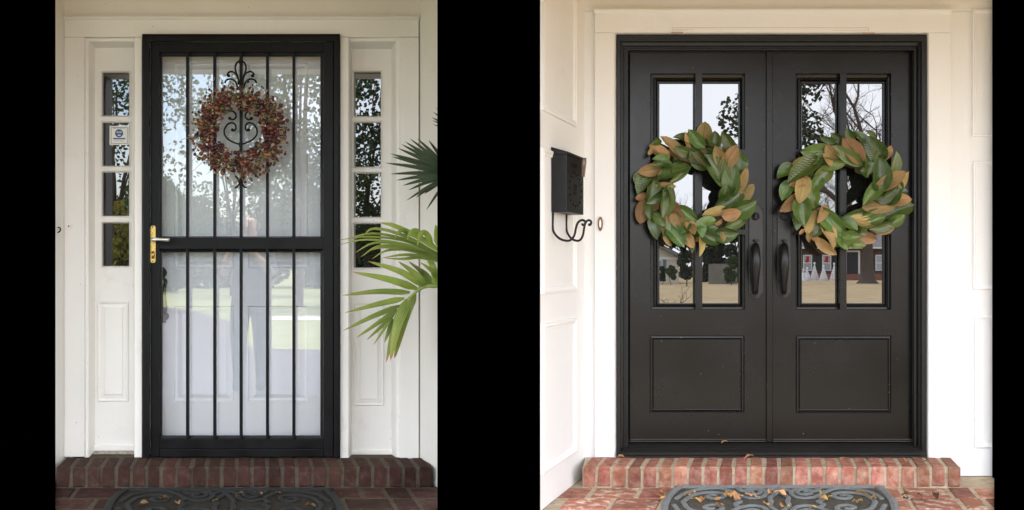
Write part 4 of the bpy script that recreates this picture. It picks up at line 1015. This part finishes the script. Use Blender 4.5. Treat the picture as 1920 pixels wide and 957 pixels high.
# ================================================================== PALM behind the middle black board
pm = thing('palm_plant', 'potted palm with long green fronds reaching over the right narrow window', 'palm', (-.13, -.45, FL))
pot = MB(); pts = [(0, 0), (.10, 0), (.115, .06), (.14, .22), (.15, .24), (.15, .27), (.135, .27), (.13, .25), (0, .25)]
n = 20; vs = []; fs = []
for r_, z_ in pts:
    for i in range(n): vs.append((-.13 + r_ * math.cos(2 * math.pi * i / n), -.45 + r_ * math.sin(2 * math.pi * i / n), FL + z_))
for L in range(len(pts) - 1):
    for i in range(n): fs.append((L * n + i, L * n + (i + 1) % n, (L + 1) * n + (i + 1) % n, (L + 1) * n + i))
pot.add(vs, fs).build('pot', 'terracotta', pm, smooth=True)
def stalk(pts, r0, r1): MB().tube(catmull(pts, 6), lambda t: r0 + (r1 - r0) * t, 7).build('stalk', 'petiole', pm, smooth=True)
ptop = (-.13, -.45, FL + .24)
stalk([ptop, (-.16, -.45, .55), P(850, 548, .44), P(812, 537, .43), P(790, 541, .42), P(768, 560, .42), P(752, 590, .42)], .012, .005)
stalk([ptop, (-.15, -.44, .7), (-.17, -.43, 1.1), P(850, 330, .42)], .012, .006)
stalk([ptop, (-.15, -.47, .65), P(858, 480, .46), P(830, 480, .46), P(800, 475, .45)], .011, .005)
stalk([ptop, (-.11, -.42, .8), (-.10, -.40, 1.35), P(862, 262, .38)], .012, .006)
def blade(pts, w, m, droop=0.0, fold=.35, nseg=14, tip=True):
    """long folded leaflet: pts pixel points with depth, base first"""
    c_ = catmull([P(*q) for q in pts], max(2, nseg // (len(pts) - 1))); N = len(c_); mb = MB(); vs = []; uvs = []
    cut = N - 1
    for i, q in enumerate(c_):
        t = i / (N - 1); tg = (c_[min(i + 1, N - 1)] - c_[max(i - 1, 0)]).normalized()
        sd_ = tg.cross(Vector((0, -1, 0))); sd_ = sd_.normalized() if sd_.length > .01 else Vector((0, 0, 1))
        wv = w / S * (min(1, .35 + t * 4) * (1 - t ** 2.4) ** .8 + .03)
        nrm = sd_.cross(tg)
        if nrm.y > 0: nrm = -nrm
        for j_ in range(5):
            s_ = j_ / 2 - 1
            vs.append(q + sd_ * (wv * .5 * s_) + nrm * (wv * fold * .5 * (1 - abs(s_)))); uvs.append((j_ / 4, t))
    fs = [(i * 5 + j_, i * 5 + j_ + 1, i * 5 + j_ + 6, i * 5 + j_ + 5) for i in range(N - 1) for j_ in range(4)]
    mb.add(vs, fs)
    o = mb.build('leaflet', m, pm, smooth=True, fix=False)
    ul = o.data.uv_layers.new(name='uv')
    for lp in o.data.loops: ul.data[lp.index].uv = uvs[lp.vertex_index]
    if tip:
        o.data.materials.append(M['palm_tip'])
        for p_ in o.data.polygons:
            if p_.index >= len(fs) - 4: p_.material_index = 1
    return o
z8 = lambda a, b_: (630 + a / 3.3, 410 + b_ / 3.3)
low = [((550, 420), (400, 330), (200, 265), 40), ((505, 436), (330, 378), (100, 330), 42), ((458, 458), (260, 452), (40, 476), 34), ((424, 494), (260, 530), (54, 583), 34),
       ((398, 538), (230, 605), (44, 694), 31), ((380, 562), (270, 640), (124, 739), 29), ((364, 584), (290, 660), (190, 752), 25), ((352, 600), (300, 680), (232, 783), 20),
       ((470, 480), (415, 640), (362, 866), 62), ((445, 500), (380, 660), (336, 880), 60), ((420, 525), (360, 690), (310, 892), 46), ((350, 620), (325, 700), (300, 768), 26),
       ((490, 465), (440, 590), (385, 790), 44), ((560, 430), (500, 350), (385, 266), 40), ((590, 425), (540, 340), (450, 266), 34), ((610, 425), (560, 350), (505, 300), 34),
       ((622, 420), (600, 300), (545, 214), 42), ((626, 380), (600, 330), (520, 270), 30)]
for b0, m0, t0, w in low:
    q = [(*z8(*b0), .42), (*z8(*m0), .42 + random.uniform(-.04, .05)), (*z8(*t0), .42 + random.uniform(-.08, .08))]
    blade(q, w / 3.3, 'palm_light')
arch = [((640, 232), (430, 110), (240, 62), (160, 112), 20), ((640, 215), (430, 130), (230, 92), (75, 122), 17), ((640, 222), (430, 140), (200, 112), (8, 134), 15), ((640, 230), (430, 160), (190, 130), (10, 165), 15),
        ((640, 238), (430, 165), (240, 150), (112, 216), 18), ((640, 246), (430, 180), (260, 172), (150, 242), 18), ((640, 255), (450, 195), (310, 200), (220, 252), 17), ((640, 262), (500, 230), (400, 226), (278, 246), 20),
        ((640, 200), (520, 120), (360, 45), (272, 26), 34), ((640, 258), (480, 205), (300, 180), (205, 200), 14), ((640, 268), (520, 240), (420, 250), (300, 246), 22)]
for b0, m0, m1, t0, w in arch:
    d1 = random.uniform(.40, .52)
    blade([(*z8(*b0), .46), (*z8(*m0), d1), (*z8(*m1), d1 + .02), (*z8(*t0), d1 + .01)], w / 3.3, 'palm_light')
for b0, m0, m1, t0, w in (((445, 100), (420, 74), (390, 82), (360, 126), 26), ((540, 130), (500, 78), (465, 84), (437, 136), 30), ((595, 165), (560, 96), (525, 95), (500, 178), 34), ((628, 170), (626, 110), (622, 70), (614, 38), 36)):
    blade([(*z8(*b0), .49), (*z8(*m0), .51), (*z8(*m1), .53), (*z8(*t0), .53)], w / 3.3, 'palm_light', tip=False)
z7 = lambda a, b_: (630 + a / 3.68, 190 + b_ / 3.68)
hub = (800, 520)
for (tx, ty, w) in ((510, 257, 22), (562, 257, 24), (478, 280, 26), (452, 297, 26), (428, 325, 27), (375, 362, 27), (385, 383, 26), (340, 426, 24), (375, 502, 24), (415, 546, 24), (460, 582, 24), (500, 613, 22), (485, 686, 20), (550, 666, 22), (622, 752, 18), (610, 640, 26), (590, 560, 30), (640, 270, 24)):
    mx_, my_ = (tx + hub[0]) / 2, (ty + hub[1]) / 2 - 14
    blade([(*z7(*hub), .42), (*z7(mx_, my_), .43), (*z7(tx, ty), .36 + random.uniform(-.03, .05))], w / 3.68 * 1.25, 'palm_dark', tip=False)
hub2 = (900, 250)
for (tx, ty, w) in ((690, 45, 20), (672, 76, 20), (660, 112, 20), (664, 132, 18), (720, 20, 20), (668, 160, 16)):
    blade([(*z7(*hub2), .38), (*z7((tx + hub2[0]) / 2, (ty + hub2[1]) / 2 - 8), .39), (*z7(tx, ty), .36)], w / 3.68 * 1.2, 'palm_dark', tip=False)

# ================================================================== THE GARDEN BEHIND THE VIEWER (seen mirrored in the glass)
M['bark'] = mat('bark', (.09, .07, .055), .95, .1, var=.35, scale=8)
M['foliage'] = mat('garden foliage', (.065, .10, .032), .6, .3, var=.4, scale=1.2, trans=.2)
M['foliage_dark'] = mat('dark evergreen foliage', (.028, .045, .018), .6, .3, var=.4, scale=1.2, trans=.1)
M['foliage_yellow'] = mat('yellowish foliage', (.22, .20, .04), .6, .3, var=.4, scale=1.2, trans=.2)
def leaf_cloud(blobs, n, size, seed):
    rnd_ = random.Random(seed); vs = []; fs = []
    wts = [b_[3] ** 2 for b_ in blobs]
    for i in range(n):
        (x, y, z, r_) = rnd_.choices(blobs, wts)[0]
        while True:
            u = Vector((rnd_.uniform(-1, 1), rnd_.uniform(-1, 1), rnd_.uniform(-1, 1)))
            if u.length < 1: break
        u = u.normalized() * (u.length ** .45); c0 = Vector((x, y, z)) + u * r_
        a = Vector((rnd_.gauss(0, 1), rnd_.gauss(0, 1), rnd_.gauss(0, 1))).normalized(); b_ = a.orthogonal().normalized() * size * .45; a *= size * rnd_.uniform(.6, 1.2)
        o_ = len(vs); vs += [c0 - a * .5, c0 + b_, c0 + a * .5, c0 - b_]; fs.append((o_, o_ + 1, o_ + 2, o_ + 3))
    mb = MB(); mb.v = [tuple(v) for v in vs]; mb.f = fs; return mb
def leafy_tree(name, label, x, y, h, r, n, size, m, seed, crown_lo=.35, blobs_n=16, squash=1.0):
    rnd_ = random.Random(seed); t0 = thing(name, label, 'tree', (x, y, -.22), 'trees across the garden')
    tk = MB(); tk.tube(catmull([(x, y, -.25), (x + rnd_.uniform(-.2, .2), y, h * .3), (x + rnd_.uniform(-.4, .4), y, h * .75)], 6), lambda t: .055 * h ** .75 * (1 - .75 * t) * .4, 8)
    blobs = []
    for i in range(blobs_n):
        a = rnd_.uniform(0, 6.28); rr0 = r * rnd_.uniform(.15, .8); zz_ = h * rnd_.uniform(crown_lo, .92)
        fall = 1 - abs(zz_ / h - (crown_lo + .95) / 2) * 1.1
        blobs.append((x + math.cos(a) * rr0 * fall, y + math.sin(a) * rr0 * fall, zz_, r * rnd_.uniform(.22, .42)))
        if i % 2 == 0: tk.tube([(x, y, h * .28), (x + math.cos(a) * rr0 * .4 * fall, y + math.sin(a) * rr0 * .4 * fall, (h * .28 + zz_) / 2), blobs[-1][:3]], lambda t: .012 * h * (1 - .8 * t) * .5, 5)
    tk.build('trunk', 'bark', t0, smooth=True, fix=False)
    leaf_cloud(blobs, n, size, seed).build('crown', m, t0, fix=False)
    return t0
def bare_tree(name, label, x, y, h, tr, seed, depth=6, spread=.5, group='bare winter trees', base=-.25, first=.3):
    rnd_ = random.Random(seed); t0 = thing(name, label, 'tree', (x, y, -.22), group)
    trunk, br = MB(), MB()
    def grow(p0, dv, L, r_, lv):
        p1 = p0 + dv * L + Vector((rnd_.uniform(-.06, .06), rnd_.uniform(-.06, .06), 0)) * L
        mid = (p0 + p1) / 2 + Vector((rnd_.uniform(-.07, .07), rnd_.uniform(-.07, .07), rnd_.uniform(-.03, .03))) * L
        (trunk if lv == 0 else br).tube(catmull([p0, mid, p1], 3 if lv < 3 else 1), lambda t: r_ * (1 - .35 * t), 8 if lv < 2 else (5 if lv < 4 else 3), cap=False)
        if lv >= depth: return
        for q in range(2 if lv else 4):
            nd = (dv + Vector((rnd_.gauss(0, 1), rnd_.gauss(0, 1), rnd_.gauss(0, .6) + .12)) * spread).normalized()
            grow(p1 if q < 2 else mid.lerp(p1, rnd_.uniform(.3, .9)), nd, L * rnd_.uniform(.62, .85), r_ * .62, lv + 1)
        if lv: 
            nd = (dv + Vector((rnd_.gauss(0, 1), rnd_.gauss(0, 1), rnd_.gauss(0, .6))) * spread * 1.3).normalized()
            grow(mid, nd, L * .6, r_ * .42, lv + 1)
    if tr > .3: trunk.tube([(x, y, base), (x, y, base + .25), (x, y, base + .9)], lambda t: tr * (1.9 - .9 * t ** .5), 10, cap=False)
    grow(Vector((x, y, base)), Vector((0, 0, 1)), h * first, tr, 0)
    trunk.build('trunk', 'bark', t0, smooth=True, fix=False); br.build('branches', 'bark', t0, smooth=True, fix=False)
    return t0
RX = lambda px, t: X(px, -t)
RZ = lambda py, t: Z(py, -t)
# left: leafy garden
leafy_tree('shade_tree', 'tall leafy tree mirrored in the left narrow window', RX(212, 22), -22, 7.6, 2.9, 3200, .13, 'foliage', 3, crown_lo=.30)
leafy_tree('shade_tree', 'leafy tree mirrored at the left edge of the storm door glass', RX(300, 40), -40, 4.6, 3.0, 9000, .17, 'foliage', 4, crown_lo=.12)
leafy_tree('shade_tree', 'broad leafy tree mirrored in the middle of the storm door', RX(435, 34), -34, 8.4, 3.4, 7000, .15, 'foliage', 5, crown_lo=.2)
leafy_tree('shade_tree', 'high leafy tree mirrored in the upper right storm door glass', RX(560, 24), -24, 10.5, 3.6, 6500, .14, 'foliage', 6, crown_lo=.3)
leafy_tree('shade_tree', 'dark leafy tree mirrored in the right narrow window', RX(690, 26), -26, 7.6, 2.5, 6000, .13, 'foliage_dark', 8, crown_lo=.2)
leafy_tree('yellow_shrub', 'yellowish shrub mirrored low in the left narrow window', RX(225, 20), -20, 2.6, 1.4, 1800, .16, 'foliage_yellow', 9, crown_lo=.2)
for i, px in enumerate((190, 245, 330, 390, 500, 590, 660)):
    leafy_tree('hedge_shrub', ('first', 'second', 'third', 'fourth', 'fifth', 'sixth', 'seventh')[i] + ' round shrub from the left in the row behind the green lawn', RX(px, 48 + i % 3), -48 - i % 3, 3.4 + .5 * (i % 3), 3.2, 7000, .2, 'foliage' if i % 2 else 'foliage_dark', 30 + i, crown_lo=.1)
# right: winter lawn, evergreen branch, bare trees, two houses
leafy_tree('magnolia_tree', 'dark evergreen tree whose hanging branches mirror in the door glass', RX(1462, 14), -14, 6.8, 1.1, 4200, .085, 'foliage_dark', 12, crown_lo=.48, blobs_n=22)
bare_tree('oak_tree', 'big bare oak with flared trunk mirrored in the right door', RX(1629, 60), -60, 21, .40, 21, depth=7, first=.24)
bare_tree('oak_tree', 'bare tree with spreading limbs mirrored high in the right door', RX(1690, 38), -38, 17, .26, 22, depth=7, first=.26)
for i, (px, t, h) in enumerate(((1255, 92, 12), (1300, 95, 9), (1345, 90, 11), (1380, 96, 12), (1520, 92, 17), (1555, 100, 15), (1590, 96, 17))):
    bare_tree('bare_tree', ('first', 'second', 'third', 'fourth', 'fifth', 'sixth', 'seventh')[i] + ' slender bare tree from the left in the far winter row', RX(px, t), -t, h, .14, 50 + i, depth=6, spread=.42, first=.22)
bare_tree('bare_shrub', 'small bare twiggy shrub mirrored low in the left door', RX(1272, 13), -13, 1.15, .018, 77, depth=4, spread=.75, group=None, base=-.22, first=.25)
def house_brick():
    t_ = 75; y = -t_
    h = thing('brick_house', 'dark brick house with white windows across the winter lawn', 'house', (RX(1580, t_), y, -.22))
    M['far_brick'] = mat('far dark brick', (.11, .06, .05), .9, .2, var=.2, scale=2); M['far_roof'] = mat('grey shingles', (.17, .175, .18), .9, .2, var=.15, scale=3)
    M['shutter_dark'] = mat('dark shutter', (.02, .022, .022), .6, .3); M['trim_white'] = mat('white trim', (.75, .75, .73), .5, .4); M['stocking'] = mat('red felt', (.5, .02, .03), .9, .2)
    M['far_glass'] = glass('far window glass', .25, 'dark')
    x0, x1 = RX(1470, t_), RX(1800, t_); ze = RZ(466, t_)
    MB().box(x0, x1, y - 8, y, -.22, ze).build('wall', 'far_brick', h)
    rf = MB(); rf.add([(x0 - .4, y + .5, ze + .12), (x1 + .4, y + .5, ze + .12), (x1 + .4, y - 4, ze + 2.2), (x0 - .4, y - 4, ze + 2.2), (x1 + .4, y - 8.5, ze + .12), (x0 - .4, y - 8.5, ze + .12)], [(0, 1, 2, 3), (3, 2, 4, 5), (0, 3, 5), (1, 4, 2)])
    rf.build('roof', 'far_roof', h)
    MB().box(x0 - .4, x1 + .4, y + .40, y + .55, ze - .03, ze + .11).build('gutter', 'trim_white', h)
    for (a, b_) in ((1507, 1524), (1543, 1560), (1643, 1658), (1700, 1716)):
        w_ = MB().box(RX(a, t_), RX(b_, t_), y, y + .06, RZ(508, t_), RZ(478, t_)).build('window', 'trim_white', h)
        for (c0, c1) in ((480, 492), (494, 506)):
            MB().box(RX(a + 2, t_), RX(b_ - 2, t_), y + .06, y + .07, RZ(c1, t_), RZ(c0, t_)).build('pane', 'far_glass', w_)
        if a < 1600:
            MB().prism([(RX(a + 6, t_), RZ(481, t_)), (RX(a + 11, t_), RZ(481, t_)), (RX(a + 11, t_), RZ(492, t_)), (RX(a + 4, t_), RZ(492, t_)), (RX(a + 4, t_), RZ(489, t_)), (RX(a + 6, t_), RZ(488, t_))], y + .09, y + .075).build('stocking', 'stocking', w_)
        for (c0, c1) in ((a - 9, a - 1), (b_ + 1, b_ + 9)):
            MB().box(RX(c0, t_), RX(c1, t_), y, y + .05, RZ(508, t_), RZ(477, t_)).build('shutter', 'shutter_dark', h)
    dr = MB().box(RX(1585, t_), RX(1614, t_), y, y + .08, -.2, RZ(470, t_)).build('door_surround', 'trim_white', h)
    MB().box(RX(1589, t_), RX(1610, t_), y + .08, y + .12, -.2, RZ(473, t_)).build('door', 'shutter_dark', h)
    M['front_brick'] = mat('front wall brick', (.25, .11, .08), .9, .2, var=.2, scale=2)
    MB().box(x0, x1, y + .7, y + 1.0, -.22, RZ(514, t_)).build('planter_wall', 'front_brick', h)
house_brick()
def house_white():
    t_ = 60; y = -t_
    h = thing('white_house', 'pale gabled house with blue shutter mirrored in the left door', 'house', (RX(1230, t_), y, -.22))
    M['siding'] = mat('cream siding', (.62, .57, .48), .7, .3, var=.06); M['shutter_blue'] = mat('blue shutter', (.10, .17, .2), .6, .3)
    x0, x1 = RX(1130, t_), RX(1274, t_); xm = RX(1190, t_); ze = RZ(484, t_); zr = RZ(440, t_)
    MB().prism([(x0, -.22), (x1, -.22), (x1, ze), (xm, zr), (x0, ze)], y + .0, y - 9).build('wall', 'siding', h)
    rf = MB()
    for (xa, xb) in ((x1 + .5, xm), (x0 - .5, xm)):
        sl = (zr - ze) / (x1 - xm); za = ze - .5 * sl
        rf.add([(xa, y + .5, za), (xb, y + .5, zr), (xb, y - 9.5, zr), (xa, y - 9.5, za), (xa, y + .5, za + .25), (xb, y + .5, zr + .25), (xb, y - 9.5, zr + .25), (xa, y - 9.5, za + .25)], [(0, 1, 2, 3), (4, 7, 6, 5), (0, 4, 5, 1), (3, 2, 6, 7), (0, 3, 7, 4)])
    rf.build('roof', 'far_roof', h)
    MB().box(x0, x1, y + .02, y + .1, ze - .1, ze + .05).build('trim_band', 'trim_white', h)
    w_ = MB().box(RX(1230, t_), RX(1243, t_), y + .01, y + .07, RZ(508, t_), RZ(488, t_)).build('window', 'trim_white', h)
    MB().box(RX(1231.5, t_), RX(1241.5, t_), y + .07, y + .08, RZ(507, t_), RZ(489, t_)).build('pane', 'far_glass', w_)
    MB().box(RX(1244, t_), RX(1250, t_), y + .01, y + .06, RZ(509, t_), RZ(487, t_)).build('shutter', 'shutter_blue', h)
house_white()
for (px, t, h, r_, m_, lb) in ((1289, 52, 2.0, .62, 'foliage_dark', 'tall dark clipped evergreen beside the pale house'), (1260, 56, .95, .42, 'foliage', 'small round shrub at the pale house corner'), (1243, 57, .85, .36, 'foliage_dark', 'low dark shrub under the blue shuttered window'),
                     (1338, 66, 4.2, 1.5, 'foliage_dark', 'large dark evergreen left of the board fence'), (1388, 62, 4.6, 1.5, 'foliage_dark', 'large dark evergreen right of the board fence'), (1374, 55, 1.55, .62, 'foliage', 'rounded pale shrub in front of the dark evergreens')):
    leafy_tree('evergreen_shrub', lb, RX(px, t), -t, h, r_, 6000 if h > 4 else 3000, .22 if h > 4 else .11, m_, int(px), crown_lo=.06)
fn = thing('board_fence', 'short grey board fence between the dark evergreens', 'fence', (RX(1338, 58), -58, -.22))
M['fence'] = mat('grey fence boards', (.2, .19, .17), .9, .2, var=.2, scale=3)
for i in range(12):
    xx = RX(1330, 58) + i * .15
    MB().box(xx, xx + .14, -58.03, -58, -.22, RZ(495, 58) + random.uniform(-.02, .02)).build('board', 'fence', fn)
M['tinsel'] = mat('white tinsel wire', (.85, .87, .92), .4, .5)
for i, (px, top) in enumerate(((1508, 508), (1515, 505), (1529, 496), (1546, 501), (1566, 497))):
    t_ = 70; x = RX(px, t_); z0, z1 = -.2, RZ(top, t_); pts = []
    for k in range(70):
        f = k / 69; r_ = .34 * (1 - f) + .02; pts.append((x + r_ * math.cos(f * 55), -t_ + r_ * math.sin(f * 55), z0 + (z1 - z0) * f))
    mb = MB().tube(pts, .022, 4, cap=False)
    for k in range(6): a = k * math.pi / 3; mb.tube([(x + .34 * math.cos(a), -t_ + .34 * math.sin(a), z0), (x, -t_, z1)], .014, 4, cap=False)
    c0 = Vector((x, -t_, z1)); mb.tube([c0, c0 + Vector((0, 0, .08)), c0 + Vector((0, 0, .16))], lambda t: .08 - .05 * abs(t - .5), 6)
    o = mb.build('tinsel_tree', 'tinsel', None, fix=False)
    tag(o, ('shortest white wire cone tree at the left end of the lawn row', 'second white wire cone tree from the left on the lawn', 'tallest white wire cone tree below the first window', 'white wire cone tree below the second brick house window', 'white wire cone tree nearest the dark front door')[i], 'yard decoration', 'white wire cone trees')

# ================================================================== PERSON TAKING A PICTURE (mirrored faintly in the storm door)
px0, py0, g0, HK = RX(468, 4.3), -4.3, -.212, 1.09
pe = thing('person', 'person in dark clothes raising a phone, mirrored in the storm door', 'person', (px0, py0, g0))
M['skin'] = mat('skin', (.5, .30, .22), .6, .4, var=.06); M['shirt'] = mat('dark blue shirt', (.05, .055, .08), .9, .2, var=.15, scale=20, bump=.4); M['jeans'] = mat('jeans', (.03, .035, .055), .9, .2, var=.2, scale=25, bump=.4)
M['hair'] = mat('brown hair', (.05, .032, .022), .6, .3, var=.3); M['shoe'] = mat('dark shoe', (.02, .02, .02), .6, .3)
def B_(x, y, z): return (px0 + x * HK, py0 + y * HK, g0 + z * HK)      # faces +y (the house)
body = [B_(0, 0, .80), B_(0, 0, .97), B_(0, 0, 1.13), B_(0, .0, 1.22), B_(0, .012, 1.29), B_(0, .028, 1.40), B_(0, .02, 1.47)]
be = [(i, i + 1) for i in range(6)]; br = [(.15, .11), (.135, .10), (.155, .105), (.075, .07), (.05, .052), (.078, .092), (.062, .07)]
for sx in (-1, 1):
    k0 = len(body)
    body += [B_(.15 * sx, 0, 1.16), B_(.205 * sx, .05, .97), B_(.13 * sx, .24, 1.12), B_(.075 * sx, .30, 1.19)]
    be += [(2, k0), (k0, k0 + 1), (k0 + 1, k0 + 2), (k0 + 2, k0 + 3)]; br += [.062, .05, .031, .026]
    hk0 = k0 + 3
    for q in range(5):
        kk = len(body); body += [B_((.055 - .006 * q) * sx, .33, 1.235 - .014 * q), B_((.03 - .004 * q) * sx, .345, 1.24 - .014 * q)]
        be += [(hk0, kk), (kk, kk + 1)]; br += [.009, .008]
    k1 = len(body)
    body += [B_(.088 * sx, 0, .72), B_(.095 * sx, .012, .42), B_(.095 * sx, -.012, .08), B_(.10 * sx, .10, .035)]
    be += [(0, k1), (k1, k1 + 1), (k1 + 1, k1 + 2), (k1 + 2, k1 + 3)]; br += [.098, .072, .052, .042]
me = bpy.data.meshes.new('body'); me.from_pydata(body, be, []); me.update()
tmp = bpy.data.objects.new('body', me); C.objects.link(tmp)
sk = tmp.modifiers.new('skin', 'SKIN'); sk.use_smooth_shade = True
for i, r_ in enumerate(br):
    v = me.skin_vertices[0].data[i]; v.radius = tuple(a * HK for a in (r_ if isinstance(r_, tuple) else (r_, r_))); v.use_root = (i == 0)
sb = tmp.modifiers.new('sub', 'SUBSURF'); sb.levels = 3; sb.render_levels = 3
bpy.context.view_layer.update()
bme = bpy.data.meshes.new_from_object(tmp.evaluated_get(bpy.context.evaluated_depsgraph_get())); bpy.data.objects.remove(tmp)
bme.name = 'body'; bme.materials.clear()
for k_ in ('skin', 'shirt', 'jeans', 'shoe', 'hair'): bme.materials.append(M[k_])
for p_ in bme.polygons:
    x, y, z = (p_.center.x - px0) / HK, (p_.center.y - py0) / HK, (p_.center.z - g0) / HK
    p_.use_smooth = True
    if z < .075: k_ = 3
    elif z < .80 and y < .16: k_ = 2
    elif z > 1.36 and (y < .045 or z > 1.50): k_ = 4
    elif z < 1.245 and y < .10: k_ = 1
    else: k_ = 0
    p_.material_index = k_
link('body', bme, None, pe, smooth=True)
fc = MB()
for sx in (-1, 1): fc.tube([B_(.028 * sx, .105, 1.415), B_(.028 * sx, .118, 1.415)], .008, 8)
fc.tube([B_(-.02, .108, 1.345), B_(.02, .108, 1.345)], .006, 6); fc.build('facial_features', 'hair', pe, smooth=True)
MB().tube([B_(0, .112, 1.41), B_(0, .128, 1.382), B_(0, .112, 1.37)], .009, 8).build('nose', 'skin', pe, smooth=True)
for sx in (-1, 1): MB().tube([B_(.074 * sx, .02, 1.42), B_(.084 * sx, .015, 1.395), B_(.074 * sx, .02, 1.37)], .010, 6).build('ear', 'skin', pe, smooth=True)
ph = MB().box(px0 - .08, px0 + .08, py0 + .356 * HK, py0 + .364 * HK, g0 + 1.165 * HK, g0 + 1.24 * HK).build('phone', 'iron', None, bevel=.004)
tag(ph, 'black phone held up in both hands, mirrored in the storm door', 'phone')
